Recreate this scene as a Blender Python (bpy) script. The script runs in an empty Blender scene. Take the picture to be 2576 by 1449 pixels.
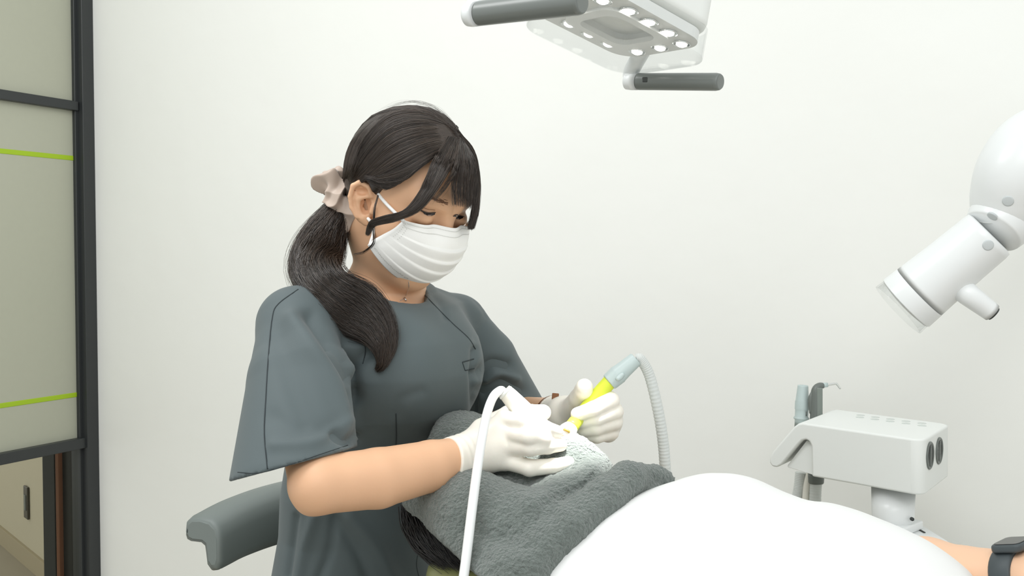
import bpy, bmesh, math, random
import numpy as np
from mathutils import Vector, Matrix
from mathutils.bvhtree import BVHTree

random.seed(7); RNG = np.random.default_rng(7)
SC = bpy.context.scene
COL = SC.collection
# ------------------------------------------------------------------ camera
FPX = 2500.0; CAMZ = 1.20; PITCH = math.atan(84.5 / FPX)
cam_d = bpy.data.cameras.new('camera'); cam = bpy.data.objects.new('camera', cam_d); COL.objects.link(cam)
cam_d.sensor_width = 36.0; cam_d.lens = 36.0 * FPX / 2576.0; cam_d.clip_start = 0.05
cam.location = (0, 0, CAMZ); cam.rotation_euler = (math.pi / 2 - PITCH, 0, 0)
SC.camera = cam
C0 = np.array([0, 0, CAMZ]); FWD = np.array([0, math.cos(PITCH), -math.sin(PITCH)])
UPV = np.array([0, math.sin(PITCH), math.cos(PITCH)]); RGT = np.array([1.0, 0, 0])
def RAY(px, py): return FWD + RGT * (px - 1288) / FPX + UPV * (724.5 - py) / FPX
def P(px, py, d): return C0 + d * RAY(px, py)
def TOPX(V):
    q = V - C0; d = q @ FWD
    return 1288 + FPX * (q @ RGT) / d, 724.5 - FPX * (q @ UPV) / d, d
# ------------------------------------------------------------------ world and room light
w = bpy.data.worlds.new('world'); SC.world = w; w.use_nodes = True
w.node_tree.nodes['Background'].inputs[0].default_value = (0.97, 1.0, 0.985, 1)
w.node_tree.nodes['Background'].inputs[1].default_value = 0.90
def area(name, loc, target, size, power, color=(1, 1, 1)):
    l = bpy.data.lights.new(name, 'AREA'); l.shape = 'RECTANGLE'; l.size, l.size_y = size; l.energy = power; l.color = color
    o = bpy.data.objects.new(name, l); COL.objects.link(o); o.location = loc
    o.rotation_euler = (Vector(target) - Vector(loc)).to_track_quat('-Z', 'Y').to_euler(); return o
area('ceiling_light_main', (-0.95, 1.0, 2.45), (-0.75, 1.9, 0.9), (1.2, 0.5), 15)
area('ceiling_light_side', (0.9, 0.3, 2.45), (0.6, 1.3, 0.9), (1.2, 0.5), 3.5)
area('front_fill_light', (-0.1, -0.7, 2.45), (-0.15, 1.4, 0.95), (1.4, 0.6), 12)  # unseen fill lamp added behind the camera to brighten chest and wall
vs = SC.view_settings; vs.view_transform = 'Standard'; vs.look = 'None'; vs.gamma = 1.0; vs.exposure = 0.05; vs.use_curve_mapping = False
SC.render.film_transparent = False

# ------------------------------------------------------------------ materials
def lin(c):
    return tuple(((v / 255) / 12.92 if v / 255 <= .04045 else ((v / 255 + .055) / 1.055) ** 2.4) for v in c)
def mat(name, rgb, rough=.5, metal=0, bump=None, var=0, trans=0, alpha=1, emit=None, sheen=0, spec=.5, coat=0, sss=0, stretch=None, vscale=12, aniso=0):
    m = bpy.data.materials.new(name); m.use_nodes = True; nt = m.node_tree; b = nt.nodes['Principled BSDF']; L = nt.links
    c = lin(rgb) + (1,)
    b.inputs['Base Color'].default_value = c; b.inputs['Roughness'].default_value = rough; b.inputs['Metallic'].default_value = metal
    b.inputs['Transmission Weight'].default_value = trans; b.inputs['Alpha'].default_value = alpha
    b.inputs['Specular IOR Level'].default_value = spec; b.inputs['Sheen Weight'].default_value = sheen; b.inputs['Coat Weight'].default_value = coat
    b.inputs['Anisotropic'].default_value = aniso
    if sss:
        b.inputs['Subsurface Weight'].default_value = sss; b.inputs['Subsurface Radius'].default_value = (.012, .005, .003); b.inputs['Subsurface Scale'].default_value = .6
    if emit: b.inputs['Emission Color'].default_value = c; b.inputs['Emission Strength'].default_value = emit
    if bump or var:
        tc = nt.nodes.new('ShaderNodeTexCoord'); mp = nt.nodes.new('ShaderNodeMapping'); L.new(tc.outputs['Object'], mp.inputs[0])
        if stretch: mp.inputs['Scale'].default_value = stretch
    if var:
        n = nt.nodes.new('ShaderNodeTexNoise'); n.inputs['Scale'].default_value = vscale; n.inputs['Detail'].default_value = 4; L.new(mp.outputs[0], n.inputs['Vector'])
        mx = nt.nodes.new('ShaderNodeMix'); mx.data_type = 'RGBA'
        mx.inputs[6].default_value = tuple(v * (1 - var) for v in c[:3]) + (1,); mx.inputs[7].default_value = tuple(min(1, v * (1 + var)) for v in c[:3]) + (1,)
        L.new(n.outputs[0], mx.inputs[0]); L.new(mx.outputs[2], b.inputs['Base Color'])
    if bump:
        n2 = nt.nodes.new('ShaderNodeTexNoise'); n2.inputs['Scale'].default_value = bump[0]; n2.inputs['Detail'].default_value = 5; L.new(mp.outputs[0], n2.inputs['Vector'])
        bp = nt.nodes.new('ShaderNodeBump'); bp.inputs['Strength'].default_value = bump[1]; bp.inputs['Distance'].default_value = bump[2] if len(bump) > 2 else .004
        L.new(n2.outputs[0], bp.inputs['Height']); L.new(bp.outputs[0], b.inputs['Normal'])
    return m
M = dict(
    wall=mat('wall_plaster', (238, 239, 235), .85, bump=(7, .12, .02), var=.012, vscale=3),
    floor=mat('floor_vinyl', (168, 160, 145), .45, var=.05),
    black=mat('black_aluminium', (46, 49, 50), .42),
    frost=mat('frosted_glass', (192, 194, 176), .45, trans=.25, var=.02, vscale=60),
    clear=None,
    green=mat('green_stripe', (158, 190, 28), .5),
    corr=mat('corridor_wall', (204, 196, 174), .9, var=.02),
    corrbase=mat('corridor_baseboard', (178, 166, 140), .7),
    dark=mat('dark_panel', (34, 36, 35), .25),
    brown=mat('brown_edge', (112, 72, 48), .5),
    switch=mat('switch_plate', (66, 62, 52), .35, var=.1),
    skin=mat('skin', (222, 176, 140), .5, sss=.08, bump=(240, .05, .002), var=.04, vscale=20),
    skin2=mat('patient_skin', (232, 190, 158), .5, sss=.06, var=.03, vscale=20),
    tunic=mat('slate_tunic', (80, 91, 93), .72, sheen=.12, bump=(900, .08, .001), var=.03, vscale=8),
    tunicd=mat('tunic_seam', (42, 50, 53), .8),
    trous=mat('dark_trousers', (52, 58, 60), .8),
    shoe=mat('white_shoe', (225, 225, 222), .5),
    mask=mat('mask_fleece', (244, 244, 241), .85, bump=(700, .1, .001)),
    mdot=mat('mask_emboss', (202, 202, 197), .8),
    loop=mat('ear_loop', (250, 250, 248), .8),
    glove=mat('latex_glove', (238, 233, 222), .42, sss=.1, bump=(60, .12, .004), var=.02, vscale=30),
    scrunch=mat('taupe_satin', (186, 168, 154), .45, sheen=.3, var=.03, vscale=30),
    silver=mat('silver', (215, 215, 215), .2, metal=1),
    strap=mat('brown_leather', (128, 82, 46), .55, bump=(300, .2, .001), var=.15, vscale=60),
    eye=mat('eye_dark', (38, 30, 27), .25),
    eyew=mat('eye_white', (150, 132, 124), .3),
    lip=mat('mouth_dark', (140, 96, 84), .4),
    towel=mat('grey_fleece', (110, 119, 114), .95, sheen=.35, bump=(300, 1.0, .007), var=.28, vscale=240),
    sheet=mat('white_sheet', (229, 230, 229), .85, bump=(900, .04, .001)),
    white=mat('white_plastic', (226, 229, 229), .3, spec=.5),
    white2=mat('matte_white_plastic', (228, 231, 228), .5, spec=.4),
    hosew=mat('white_silicone', (238, 240, 240), .45),
    hoseg=mat('grey_corrugated', (205, 209, 206), .5),
    bluegrey=mat('bluegrey_plastic', (186, 200, 199), .4),
    dgrey=mat('dark_grey_plastic', (104, 110, 106), .38),
    dgrey2=mat('handle_grey', (112, 117, 114), .3),
    slot=mat('dark_slot', (52, 56, 54), .5),
    lime=mat('lime_plastic', (214, 226, 66), .4),
    cream=mat('cream_plastic', (232, 230, 220), .4),
    vinyl=mat('olive_vinyl', (142, 144, 96), .35, bump=(200, .1, .002), var=.05),
    stool=mat('stool_vinyl', (112, 120, 117), .5, bump=(500, .06, .001)),
    led=mat('led_lit', (255, 252, 244), .3, emit=6.0),
    plate=mat('lamp_plate', (226, 228, 226), .3),
    watch=mat('watch_rubber', (62, 70, 73), .5),
    watchg=mat('watch_glass', (18, 20, 22), .12),
    chrome=mat('chrome', (222, 224, 222), .12, metal=1),
)
def clear_mat(name, tint, fac):
    m = bpy.data.materials.new(name); m.use_nodes = True; nt = m.node_tree; nt.nodes.clear()
    o = nt.nodes.new('ShaderNodeOutputMaterial'); t = nt.nodes.new('ShaderNodeBsdfTransparent'); g = nt.nodes.new('ShaderNodeBsdfGlossy'); mx = nt.nodes.new('ShaderNodeMixShader')
    t.inputs[0].default_value = tint; g.inputs['Roughness'].default_value = .04
    lw = nt.nodes.new('ShaderNodeLayerWeight'); lw.inputs[0].default_value = .5; pw = nt.nodes.new('ShaderNodeMath'); pw.operation = 'POWER'; pw.inputs[1].default_value = fac; nt.links.new(lw.outputs['Facing'], pw.inputs[0])
    ad = nt.nodes.new('ShaderNodeMath'); ad.operation = 'MULTIPLY_ADD'; ad.inputs[1].default_value = .5; ad.inputs[2].default_value = .006; nt.links.new(pw.outputs[0], ad.inputs[0]); lw = ad
    nt.links.new(lw.outputs[0], mx.inputs[0]); nt.links.new(t.outputs[0], mx.inputs[1]); nt.links.new(g.outputs[0], mx.inputs[2]); nt.links.new(mx.outputs[0], o.inputs[0]); return m
def hair_mat(name, c0, c1, rough):
    m = bpy.data.materials.new(name); m.use_nodes = True; nt = m.node_tree; b = nt.nodes['Principled BSDF']; g = nt.nodes.new('ShaderNodeNewGeometry'); mx = nt.nodes.new('ShaderNodeMix'); mx.data_type = 'RGBA'
    mx.inputs[6].default_value = lin(c0) + (1,); mx.inputs[7].default_value = lin(c1) + (1,); nt.links.new(g.outputs['Random Per Island'], mx.inputs[0]); nt.links.new(mx.outputs[2], b.inputs['Base Color'])
    b.inputs['Roughness'].default_value = rough; b.inputs['Specular IOR Level'].default_value = .6; return m
M['hair'] = hair_mat('dark_brown_hair', (34, 28, 24), (76, 64, 55), .33); M['hair2'] = hair_mat('black_hair', (16, 15, 15), (40, 37, 36), .36)
M['clear'] = clear_mat('clear_glass', (.93, .93, .89, 1), 4.0)
M['acryl'] = clear_mat('clear_acrylic', (.975, .98, .98, 1), 3.0)

# ------------------------------------------------------------------ object helpers
ROOT = {}
def thing(name, loc, label, cat, group=None, kind=None):
    o = bpy.data.objects.new(name, None); COL.objects.link(o); o.location = tuple(loc); o.empty_display_size = .05
    ROOT[o.name] = np.array(loc, float); tag(o, label, cat, group, kind); return o
def tag(o, label=None, cat=None, group=None, kind=None):
    if label: o['label'] = label
    if cat: o['category'] = cat
    if group: o['group'] = group
    if kind: o['kind'] = kind
    return o
def mk(name, V, F, m, parent=None, smooth=True, label=None):
    V = np.asarray(V, float)
    if parent is None:
        loc = np.array([*(V[:, :2].min(0) + V[:, :2].max(0)) / 2, V[:, 2].min()])
    else: loc = ROOT[parent.name]
    me = bpy.data.meshes.new(name)
    if isinstance(F, np.ndarray):
        nf = len(F); me.vertices.add(len(V)); me.vertices.foreach_set('co', (V - loc).astype(np.float32).ravel()); me.loops.add(nf * 4); me.loops.foreach_set('vertex_index', F.astype(np.int32).ravel())
        me.polygons.add(nf); me.polygons.foreach_set('loop_start', np.arange(nf, dtype=np.int32) * 4); me.update(calc_edges=True)
    else: me.from_pydata((V - loc).tolist(), [], F); me.update()
    if smooth: me.polygons.foreach_set('use_smooth', [True] * len(me.polygons))
    me.materials.append(m); o = bpy.data.objects.new(name, me); COL.objects.link(o)
    if parent is None: o.location = tuple(loc)
    else: o.parent = parent
    ROOT[o.name] = loc
    if label: o['label'] = label
    return o
def join(*parts):
    Vs, Fs, n = [], [], 0
    if all(isinstance(F, np.ndarray) for V, F in parts):
        for V, F in parts: Vs.append(V); Fs.append(F + n); n += len(V)
        return np.concatenate(Vs), np.concatenate(Fs)
    for V, F in parts:
        V = np.asarray(V); Vs.append(V); Fs += [tuple(int(i) + n for i in f) for f in F]; n += len(V)
    return np.concatenate(Vs), Fs
def crom(pts, n):
    pts = np.asarray(pts, float); k = len(pts)
    if k == 2: t = np.linspace(0, 1, n)[:, None]; return pts[0] * (1 - t) + pts[1] * t
    pp = np.vstack([2 * pts[0] - pts[1], pts, 2 * pts[-1] - pts[-2]])
    u = np.linspace(0, k - 1 - 1e-9, n); i = u.astype(int); f = (u - i)[:, None]
    a, b, c, d = pp[i], pp[i + 1], pp[i + 2], pp[i + 3]
    return .5 * ((2 * b) + (c - a) * f + (2 * a - 5 * b + 4 * c - d) * f ** 2 + (3 * b - a - 3 * c + d) * f ** 3)
def unit(v): v = np.asarray(v, float); return v / (np.linalg.norm(v, axis=-1, keepdims=True) + 1e-12)
def tube(pts, rad, sides=12, n=None, caps=True, flat=None):
    """pts (k,3), rad scalar or (k,) -> V,F. flat=(axis, factor) squashes along an axis."""
    pts = np.asarray(pts, float); rad = np.broadcast_to(np.asarray(rad, float), (len(pts),))
    if n:
        rad = crom(np.stack([rad, rad * 0, rad * 0], 1), n)[:, 0]; pts = crom(pts, n)
    T = unit(np.gradient(pts, axis=0)); ref = np.array([.13, .2, .97]) if abs(T[0][2]) < .8 else np.array([1, .1, .1])
    N = np.zeros_like(pts); N[0] = unit(np.cross(T[0], ref))
    for i in range(1, len(pts)):
        v = N[i - 1] - T[i] * (N[i - 1] @ T[i]); N[i] = unit(v)
    B = np.cross(T, N); a = np.linspace(0, 2 * math.pi, sides, endpoint=False)
    off = (N[:, None] * np.cos(a)[None, :, None] + B[:, None] * np.sin(a)[None, :, None]) * rad[:, None, None]
    if flat is not None:
        ax = unit(flat[0]); off = off - (off @ ax)[..., None] * ax * (1 - flat[1])
    V = (pts[:, None] + off).reshape(-1, 3); k = len(pts); F = []
    for i in range(k - 1):
        for j in range(sides):
            F.append((i * sides + j, i * sides + (j + 1) % sides, (i + 1) * sides + (j + 1) % sides, (i + 1) * sides + j))
    if caps: F.append(tuple(range(sides))[::-1]); F.append(tuple((k - 1) * sides + j for j in range(sides)))
    return V, F
def lathe(p0, p1, prof, sides=32):
    """prof: list of (t along p0->p1 in metres, radius)."""
    p0 = np.asarray(p0, float); ax = unit(np.asarray(p1) - p0); r = np.array([0, 0, 1.0]) if abs(ax[2]) < .9 else np.array([1.0, 0, 0])
    N = unit(np.cross(ax, r)); B = np.cross(ax, N); a = np.linspace(0, 2 * math.pi, sides, endpoint=False)
    ring = N[None] * np.cos(a)[:, None] + B[None] * np.sin(a)[:, None]
    V = np.concatenate([p0 + ax * t + ring * max(q, 1e-5) for t, q in prof]); F = []
    for i in range(len(prof) - 1):
        for j in range(sides): F.append((i * sides + j, i * sides + (j + 1) % sides, (i + 1) * sides + (j + 1) % sides, (i + 1) * sides + j))
    F.append(tuple(range(sides))[::-1]); F.append(tuple((len(prof) - 1) * sides + j for j in range(sides)))
    return V, F
def bmout(bm):
    bmesh.ops.recalc_face_normals(bm, faces=bm.faces)
    bm.verts.index_update(); V = np.array([v.co[:] for v in bm.verts]); F = [tuple(v.index for v in f.verts) for f in bm.faces]; bm.free(); return V, F
def prism(outline, o, ex, ey, ez, depth, bevel=0, seg=3, pre=None):
    """outline 2-D points in (ex,ey) at origin o, extruded by depth along ez."""
    o, ex, ey, ez = (np.asarray(v, float) for v in (o, ex, ey, ez)); bm = bmesh.new()
    vs_ = [bm.verts.new(o + ex * x + ey * y) for x, y in outline]; f = bm.faces.new(vs_)
    r = bmesh.ops.extrude_face_region(bm, geom=[f]); bmesh.ops.translate(bm, vec=Vector(ez * depth), verts=[v for v in r['geom'] if isinstance(v, bmesh.types.BMVert)])
    bmesh.ops.recalc_face_normals(bm, faces=bm.faces)
    if pre:
        ed = [e for e in bm.edges if pre[1]((e.verts[0].co + e.verts[1].co) / 2, (e.verts[1].co - e.verts[0].co).normalized())]
        bmesh.ops.bevel(bm, geom=ed, offset=pre[0], segments=6, profile=.5, affect='EDGES')
    if bevel:
        ed = [e for e in bm.edges if len(e.link_faces) == 2 and e.calc_face_angle(0) > .6]
        bmesh.ops.bevel(bm, geom=ed, offset=bevel, segments=seg, profile=.5, affect='EDGES')
    return bmout(bm)
def box(c, ex, ey, ez, h, bevel=.002):
    hx, hy, hz = h; c = np.asarray(c, float); ez = np.asarray(ez, float)
    return prism([(-hx, -hy), (hx, -hy), (hx, hy), (-hx, hy)], c - ez * hz, ex, ey, ez, 2 * hz, bevel)
EX, EY, EZ = np.eye(3)
def rrect(hx, hy, r, n=6):
    out = []
    for cx, cy, a0 in ((hx - r, hy - r, 0), (-hx + r, hy - r, 90), (-hx + r, -hy + r, 180), (hx - r, -hy + r, 270)):
        for k in range(n + 1):
            a = math.radians(a0 + 90 * k / n); out.append((cx + r * math.cos(a), cy + r * math.sin(a)))
    return out
def px_plane(px, py, o, n):
    r = RAY(px, py); return C0 + r * ((np.asarray(o) - C0) @ n) / (r @ n)
def bvh_of(*objs):
    V, F = [], []
    n = 0
    for o in objs:
        off = ROOT[o.name]; vv = np.empty(len(o.data.vertices) * 3); o.data.vertices.foreach_get('co', vv); vv = vv.reshape(-1, 3) + off
        V += vv.tolist(); F += [tuple(i + n for i in p.vertices) for p in o.data.polygons]; n = len(V)
    return BVHTree.FromPolygons(V, F)
def hit(bvh, px, py, dflt=None):
    r = RAY(px, py); L = np.linalg.norm(r); h = bvh.ray_cast(Vector(C0), Vector(r / L))
    if h[0] is None: return dflt
    return float((np.array(h[0]) - C0) @ FWD)
def on(bvh, px, py, off, dflt): 
    d = hit(bvh, px, py, None)
    return P(px, py, (d if d is not None else dflt) - off)

# ------------------------------------------------------------------ implicit surfaces
def smin(a, b, k):
    h = np.clip(.5 + .5 * (b - a) / k, 0, 1); return b * (1 - h) + a * h - k * h * (1 - h)
def smax(a, b, k): return -smin(-a, -b, k)
def rc(p, a, b, ra, rb):
    a = np.asarray(a, float); b = np.asarray(b, float); ab = b - a; t = np.clip(((p - a) @ ab) / (ab @ ab + 1e-12), 0, 1)
    return np.linalg.norm(p - a - t[:, None] * ab, axis=1) - (ra + (rb - ra) * t)
def chain(p, pts, rad, k=.004):
    d = None
    for i in range(len(pts) - 1):
        e = rc(p, pts[i], pts[i + 1], rad[i], rad[i + 1]); d = e if d is None else smin(d, e, min(k, .004))
    return d
def ell(p, c, r, R=None):
    q = p - np.asarray(c)
    if R is not None: q = q @ np.asarray(R).T          # rows of R are the axes
    r = np.asarray(r, float); k0 = np.linalg.norm(q / r, axis=1); k1 = np.linalg.norm(q / r ** 2, axis=1) + 1e-9
    return k0 * (k0 - 1) / k1
def plane(p, o, n): return (p - np.asarray(o)) @ unit(n)
def vnoise(p, s, seed=0):
    q = p * s; i = np.floor(q).astype(np.int64); f = q - i; f = f * f * (3 - 2 * f); out = np.zeros(len(p))
    for dx in (0, 1):
        for dy in (0, 1):
            for dz in (0, 1):
                h = (i[:, 0] + dx) * 374761393 + (i[:, 1] + dy) * 668265263 + (i[:, 2] + dz) * 2147483647 + seed * 974711
                h = (h ^ (h >> 13)) * 1274126177; h = (h ^ (h >> 16)) & 0xffff
                wgt = (f[:, 0] if dx else 1 - f[:, 0]) * (f[:, 1] if dy else 1 - f[:, 1]) * (f[:, 2] if dz else 1 - f[:, 2])
                out += wgt * (h / 65535.0)
    return out * 2 - 1
def grad(fn, p, e=4e-4):
    g = np.stack([fn(p + e * a) - fn(p - e * a) for a in np.eye(3)], 1) / (2 * e); return g
def poly(fn, lo, hi, h, proj=2):
    lo = np.asarray(lo, float); hi = np.asarray(hi, float); nb = np.ceil((hi - lo) / (4 * h)).astype(int); n = nb * 4 + 1
    ax = [lo[i] + np.arange(nb[i] + 1) * 4 * h for i in range(3)]
    G = np.stack(np.meshgrid(*ax, indexing='ij'), -1).reshape(-1, 3); Cc = fn(G).reshape(nb + 1)
    act = np.full(nb, np.inf)
    for a in (0, 1):
        for b in (0, 1):
            for c in (0, 1): act = np.minimum(act, np.abs(Cc[a:a + nb[0], b:b + nb[1], c:c + nb[2]]))
    act = act < 4 * h * 1.9
    ri = [np.round(np.arange(n[i]) / 4).astype(int) for i in range(3)]
    V = np.where(Cc[np.ix_(*ri)] < 0, -1.0, 1.0).astype(np.float32)
    m = np.zeros(n, bool); m[:-1, :-1, :-1] = act.repeat(4, 0).repeat(4, 1).repeat(4, 2)
    for a in range(3):
        s = [slice(None)] * 3; t = [slice(None)] * 3; s[a] = slice(1, None); t[a] = slice(None, -1); m2 = m.copy(); m2[tuple(s)] |= m[tuple(t)]; m = m2
    idx = np.argwhere(m)
    vals = np.concatenate([fn(lo + ch * h) for ch in np.array_split(idx, max(1, len(idx) // 300000))]); V[m] = vals
    S = V < 0
    cs = np.zeros(n - 1, np.int8)
    for a in (0, 1):
        for b in (0, 1):
            for c in (0, 1): cs += S[a:a + n[0] - 1, b:b + n[1] - 1, c:c + n[2] - 1]
    cells = np.argwhere((cs > 0) & (cs < 8)); acc = np.zeros((len(cells), 3)); cnt = np.zeros(len(cells))
    cor = [np.array(c) for c in ((0, 0, 0), (1, 0, 0), (0, 1, 0), (1, 1, 0), (0, 0, 1), (1, 0, 1), (0, 1, 1), (1, 1, 1))]
    cv = [V[tuple((cells + c).T)] for c in cor]
    for i in range(8):
        for j in range(i + 1, 8):
            if np.abs(cor[i] - cor[j]).sum() != 1: continue
            x = (cv[i] < 0) != (cv[j] < 0); t = np.where(x, cv[i] / (cv[i] - cv[j] + 1e-20), 0)[:, None]
            acc += np.where(x[:, None], cor[i] + (cor[j] - cor[i]) * t, 0); cnt += x
    Vt = lo + (cells + acc / cnt[:, None]) * h
    ids = np.full(n - 1, -1, np.int64); ids[tuple(cells.T)] = np.arange(len(cells)); F = []
    for a in range(3):
        b, c = (a + 1) % 3, (a + 2) % 3
        s0 = [slice(1, -1)] * 3; s1 = [slice(1, -1)] * 3; s0[a] = slice(0, -1); s1[a] = slice(1, None)
        A, B_ = S[tuple(s0)], S[tuple(s1)]; e = np.argwhere(A != B_)
        off = np.ones(3, int); off[a] = 0; e = e + off; inside = S[tuple(e.T)]
        eb = np.eye(3, dtype=int)[b]; ec = np.eye(3, dtype=int)[c]
        q = np.stack([ids[tuple((e - eb - ec).T)], ids[tuple((e - ec).T)], ids[tuple(e.T)], ids[tuple((e - eb).T)]], 1)
        q[~inside] = q[~inside][:, ::-1]; F.append(q)
    F = np.concatenate(F); F = F[(F >= 0).all(1)]
    for _ in range(proj):
        g = grad(fn, Vt); st = (fn(Vt) / ((g ** 2).sum(1) + 1e-6))[:, None] * g; L = np.linalg.norm(st, axis=1, keepdims=True)
        Vt = Vt - st * np.minimum(1, h * .6 / (L + 1e-12))
    return Vt, F
def vnormals(V, F):
    F = np.asarray(F); n = np.cross(V[F[:, 2]] - V[F[:, 0]], V[F[:, 3]] - V[F[:, 1]]); N = np.zeros_like(V)
    for i in range(4): np.add.at(N, F[:, i], n)
    return unit(N)
def segdist(X, Y, poly2):
    best = np.full(len(X), 1e9)
    for (x0, y0), (x1, y1) in zip(poly2[:-1], poly2[1:]):
        dx, dy = x1 - x0, y1 - y0; t = np.clip(((X - x0) * dx + (Y - y0) * dy) / (dx * dx + dy * dy + 1e-9), 0, 1)
        best = np.minimum(best, np.hypot(X - x0 - t * dx, Y - y0 - t * dy))
    return best
def sculpt(V, F, strokes):
    """fabric folds: ridges (+) and valleys (-) laid along polylines on the side of the surface that faces the room."""
    N = vnormals(V, F); X, Y, D = TOPX(V); face = np.clip(-(N @ FWD) * 3 + .3, 0, 1)
    off = np.zeros(len(V))
    for pl, wd, amp in strokes:
        pl2 = crom(np.array([(a, b, 0) for a, b in pl]), 24)[:, :2]
        off += amp * np.exp(-(segdist(X, Y, pl2) / wd) ** 2)
    return V + N * (off * face)[:, None]
def patch(G, closed_u=False):
    """grid (a,b,3) -> V,F"""
    a, b = G.shape[:2]; F = []
    for i in range(a - 1):
        for j in range(b - 1): F.append((i * b + j, i * b + j + 1, (i + 1) * b + j + 1, (i + 1) * b + j))
    return G.reshape(-1, 3), F
def strands(L, r0, sides=3, taper=.25):
    """L (n,k,3) polylines -> thin tubes."""
    n, k = L.shape[:2]; T = unit(np.gradient(L, axis=1)); ref = np.array([.31, .52, .8]); N = unit(np.cross(T, ref)); B = np.cross(T, N)
    a = np.linspace(0, 2 * math.pi, sides, endpoint=False); t = np.linspace(0, 1, k); rr = np.asarray(r0).reshape(-1, 1) * (1 - (1 - taper) * t ** 3)[None]
    V = L[:, :, None] + (N[:, :, None] * np.cos(a)[None, None, :, None] + B[:, :, None] * np.sin(a)[None, None, :, None]) * rr[:, :, None, None]
    i = np.arange(n)[:, None, None] * k * sides; s = np.arange(k - 1)[None, :, None] * sides; j = np.arange(sides)[None, None, :]; j2 = (j + 1) % sides
    F = np.stack(np.broadcast_arrays(i + s + j, i + s + j2, i + s + sides + j2, i + s + sides + j), -1).reshape(-1, 4)
    return V.reshape(-1, 3), F
def blend_guides(guides, n, k, jit, seed, smin_=0, smax_=1, bias=1.0):
    """guides (g,m,3): make n strands between neighbouring guides."""
    rg = np.random.default_rng(seed); G = np.stack([crom(g, k) for g in guides]); s = (smin_ + (smax_ - smin_) * rg.random(n) ** bias) * (len(G) - 1)
    i = np.minimum(s.astype(int), len(G) - 2); f = (s - i)[:, None, None]; L = G[i] * (1 - f) + G[i + 1] * f
    t = np.linspace(0, 1, k)[None, :, None]
    a = rg.normal(size=(n, 1, 3)) * jit; b = rg.normal(size=(n, 1, 3)) * jit; ph = rg.random((n, 1, 1)) * 6.28
    return L + a * (1 - t) * .6 + b * t + np.sin(t * 7 + ph) * rg.normal(size=(n, 1, 3)) * jit * .4

# ================================================================== ROOM
part_dir = unit([1312 / FPX, 1, 0])                 # runs away from the camera along the glass partition
wall_dir = unit([1, -1312 / FPX, 0])                # back wall, at right angles
CORN = P(222, 640, 3.1); CORN[2] = 0
wall_n = -part_dir                                  # faces the room
def struct(name, VF, m, parent=None, smooth=False):
    o = mk(name, VF[0], VF[1], m, parent, smooth); o['kind'] = 'structure'; return o
struct('floor', box([0.1, 2.2, -.03], EX, EY, EZ, (3.6, 3.2, .03), 0), M['floor'])
wl = 3.6
struct('wall_back', box(CORN + wall_dir * (wl / 2) + part_dir * .06 + EZ * 1.3, wall_dir, EZ, part_dir, (wl / 2, 1.3, .06), 0), M['wall'])
# corridor seen through the glass
def floor_pt(px, py): r = RAY(px, py); return C0 + r * (-CAMZ / r[2])
cA, cB = floor_pt(0, 1362), floor_pt(101, 1449); cdir = unit(cA - cB); cn = np.cross(cdir, EZ)
if cn @ (cA - np.array([0, 0, 0])) < 0: cn = -cn
c0 = cB - cdir * .45; clen = 1.9
struct('wall_corridor', box(c0 + cdir * clen / 2 + cn * .04 + EZ * 1.15, cdir, EZ, cn, (clen / 2, 1.15, .04), 0), M['corr'])
struct('baseboard_corridor', box(c0 + cdir * clen / 2 - cn * .006 + EZ * .036, cdir, EZ, cn, (clen / 2, .036, .006), .001), M['corrbase'])
struct('corridor_shade_ceiling', box(c0 + cdir * clen / 2 - cn * .35 + EZ * 2.33, cdir, EZ, cn, (clen / 2 + .3, .02, .9), 0), M['corr'])  # out of view, added to block light and keep the corridor darker
sw = px_plane(65, 1264, c0 - cn * .008, cn)
t = thing('wall_switch', sw, 'small dark rectangular switch plate on the beige corridor wall behind the glass', 'switch')
mk('plate', *box(sw + cn * .002, cdir, EZ, cn, (.026, .062, .004), .002), M['switch'], t)
mk('rocker', *box(sw - cn * .003, cdir, EZ, cn, (.012, .03, .002), .001), M['dgrey'], t)
# glass partition
def pp(px, py): return px_plane(px, py, CORN, wall_dir)    # point on the partition plane
def pz(px, py): return pp(px, py)[2]
def bar(z0, z1, s0, s1, th, m, name, parent, proud=0):
    c = CORN + part_dir * (s0 + s1) / 2 + EZ * (z0 + z1) / 2 + wall_dir * proud
    return struct(name, box(c, part_dir, EZ, wall_dir, (abs(s1 - s0) / 2, (z1 - z0) / 2, th / 2), .002), m, parent)
S = lambda px: float((pp(px, 640) - CORN) @ part_dir)
dr = bpy.data.objects.new('door_1', None); COL.objects.link(dr); dr.location = tuple(CORN); ROOT['door_1'] = CORN.copy(); dr['kind'] = 'structure'; dr['label'] = 'black framed glass partition door with frosted panes and lime stripes'
sEnd = -1.3
bar(0, 2.5, S(193), S(222), .05, M['black'], 'frame_post', dr, .012)
bar(0, 2.5, S(185), S(196), .04, M['black'], 'door_stile', dr, -.004)
zu = pz(150, 263); zl = pz(150, 1122)
bar(zu - .014, zu + .014, sEnd, S(190), .04, M['black'], 'rail', dr, .004); bar(zl - .016, zl + .016, sEnd, S(200), .045, M['black'], 'rail', dr, .006)
bar(zu, 2.5, sEnd, S(187), .008, M['frost'], 'frosted_pane', dr); bar(zl, zu, sEnd, S(190), .008, M['frost'], 'frosted_pane', dr)
bar(.02, zl, sEnd, S(200), .008, M['clear'], 'clear_pane', dr)
for py in (394, 1000): z = pz(140, py); bar(z - .0075, z + .0075, sEnd, S(189), .0105, M['green'], 'lime_stripe', dr)
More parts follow.
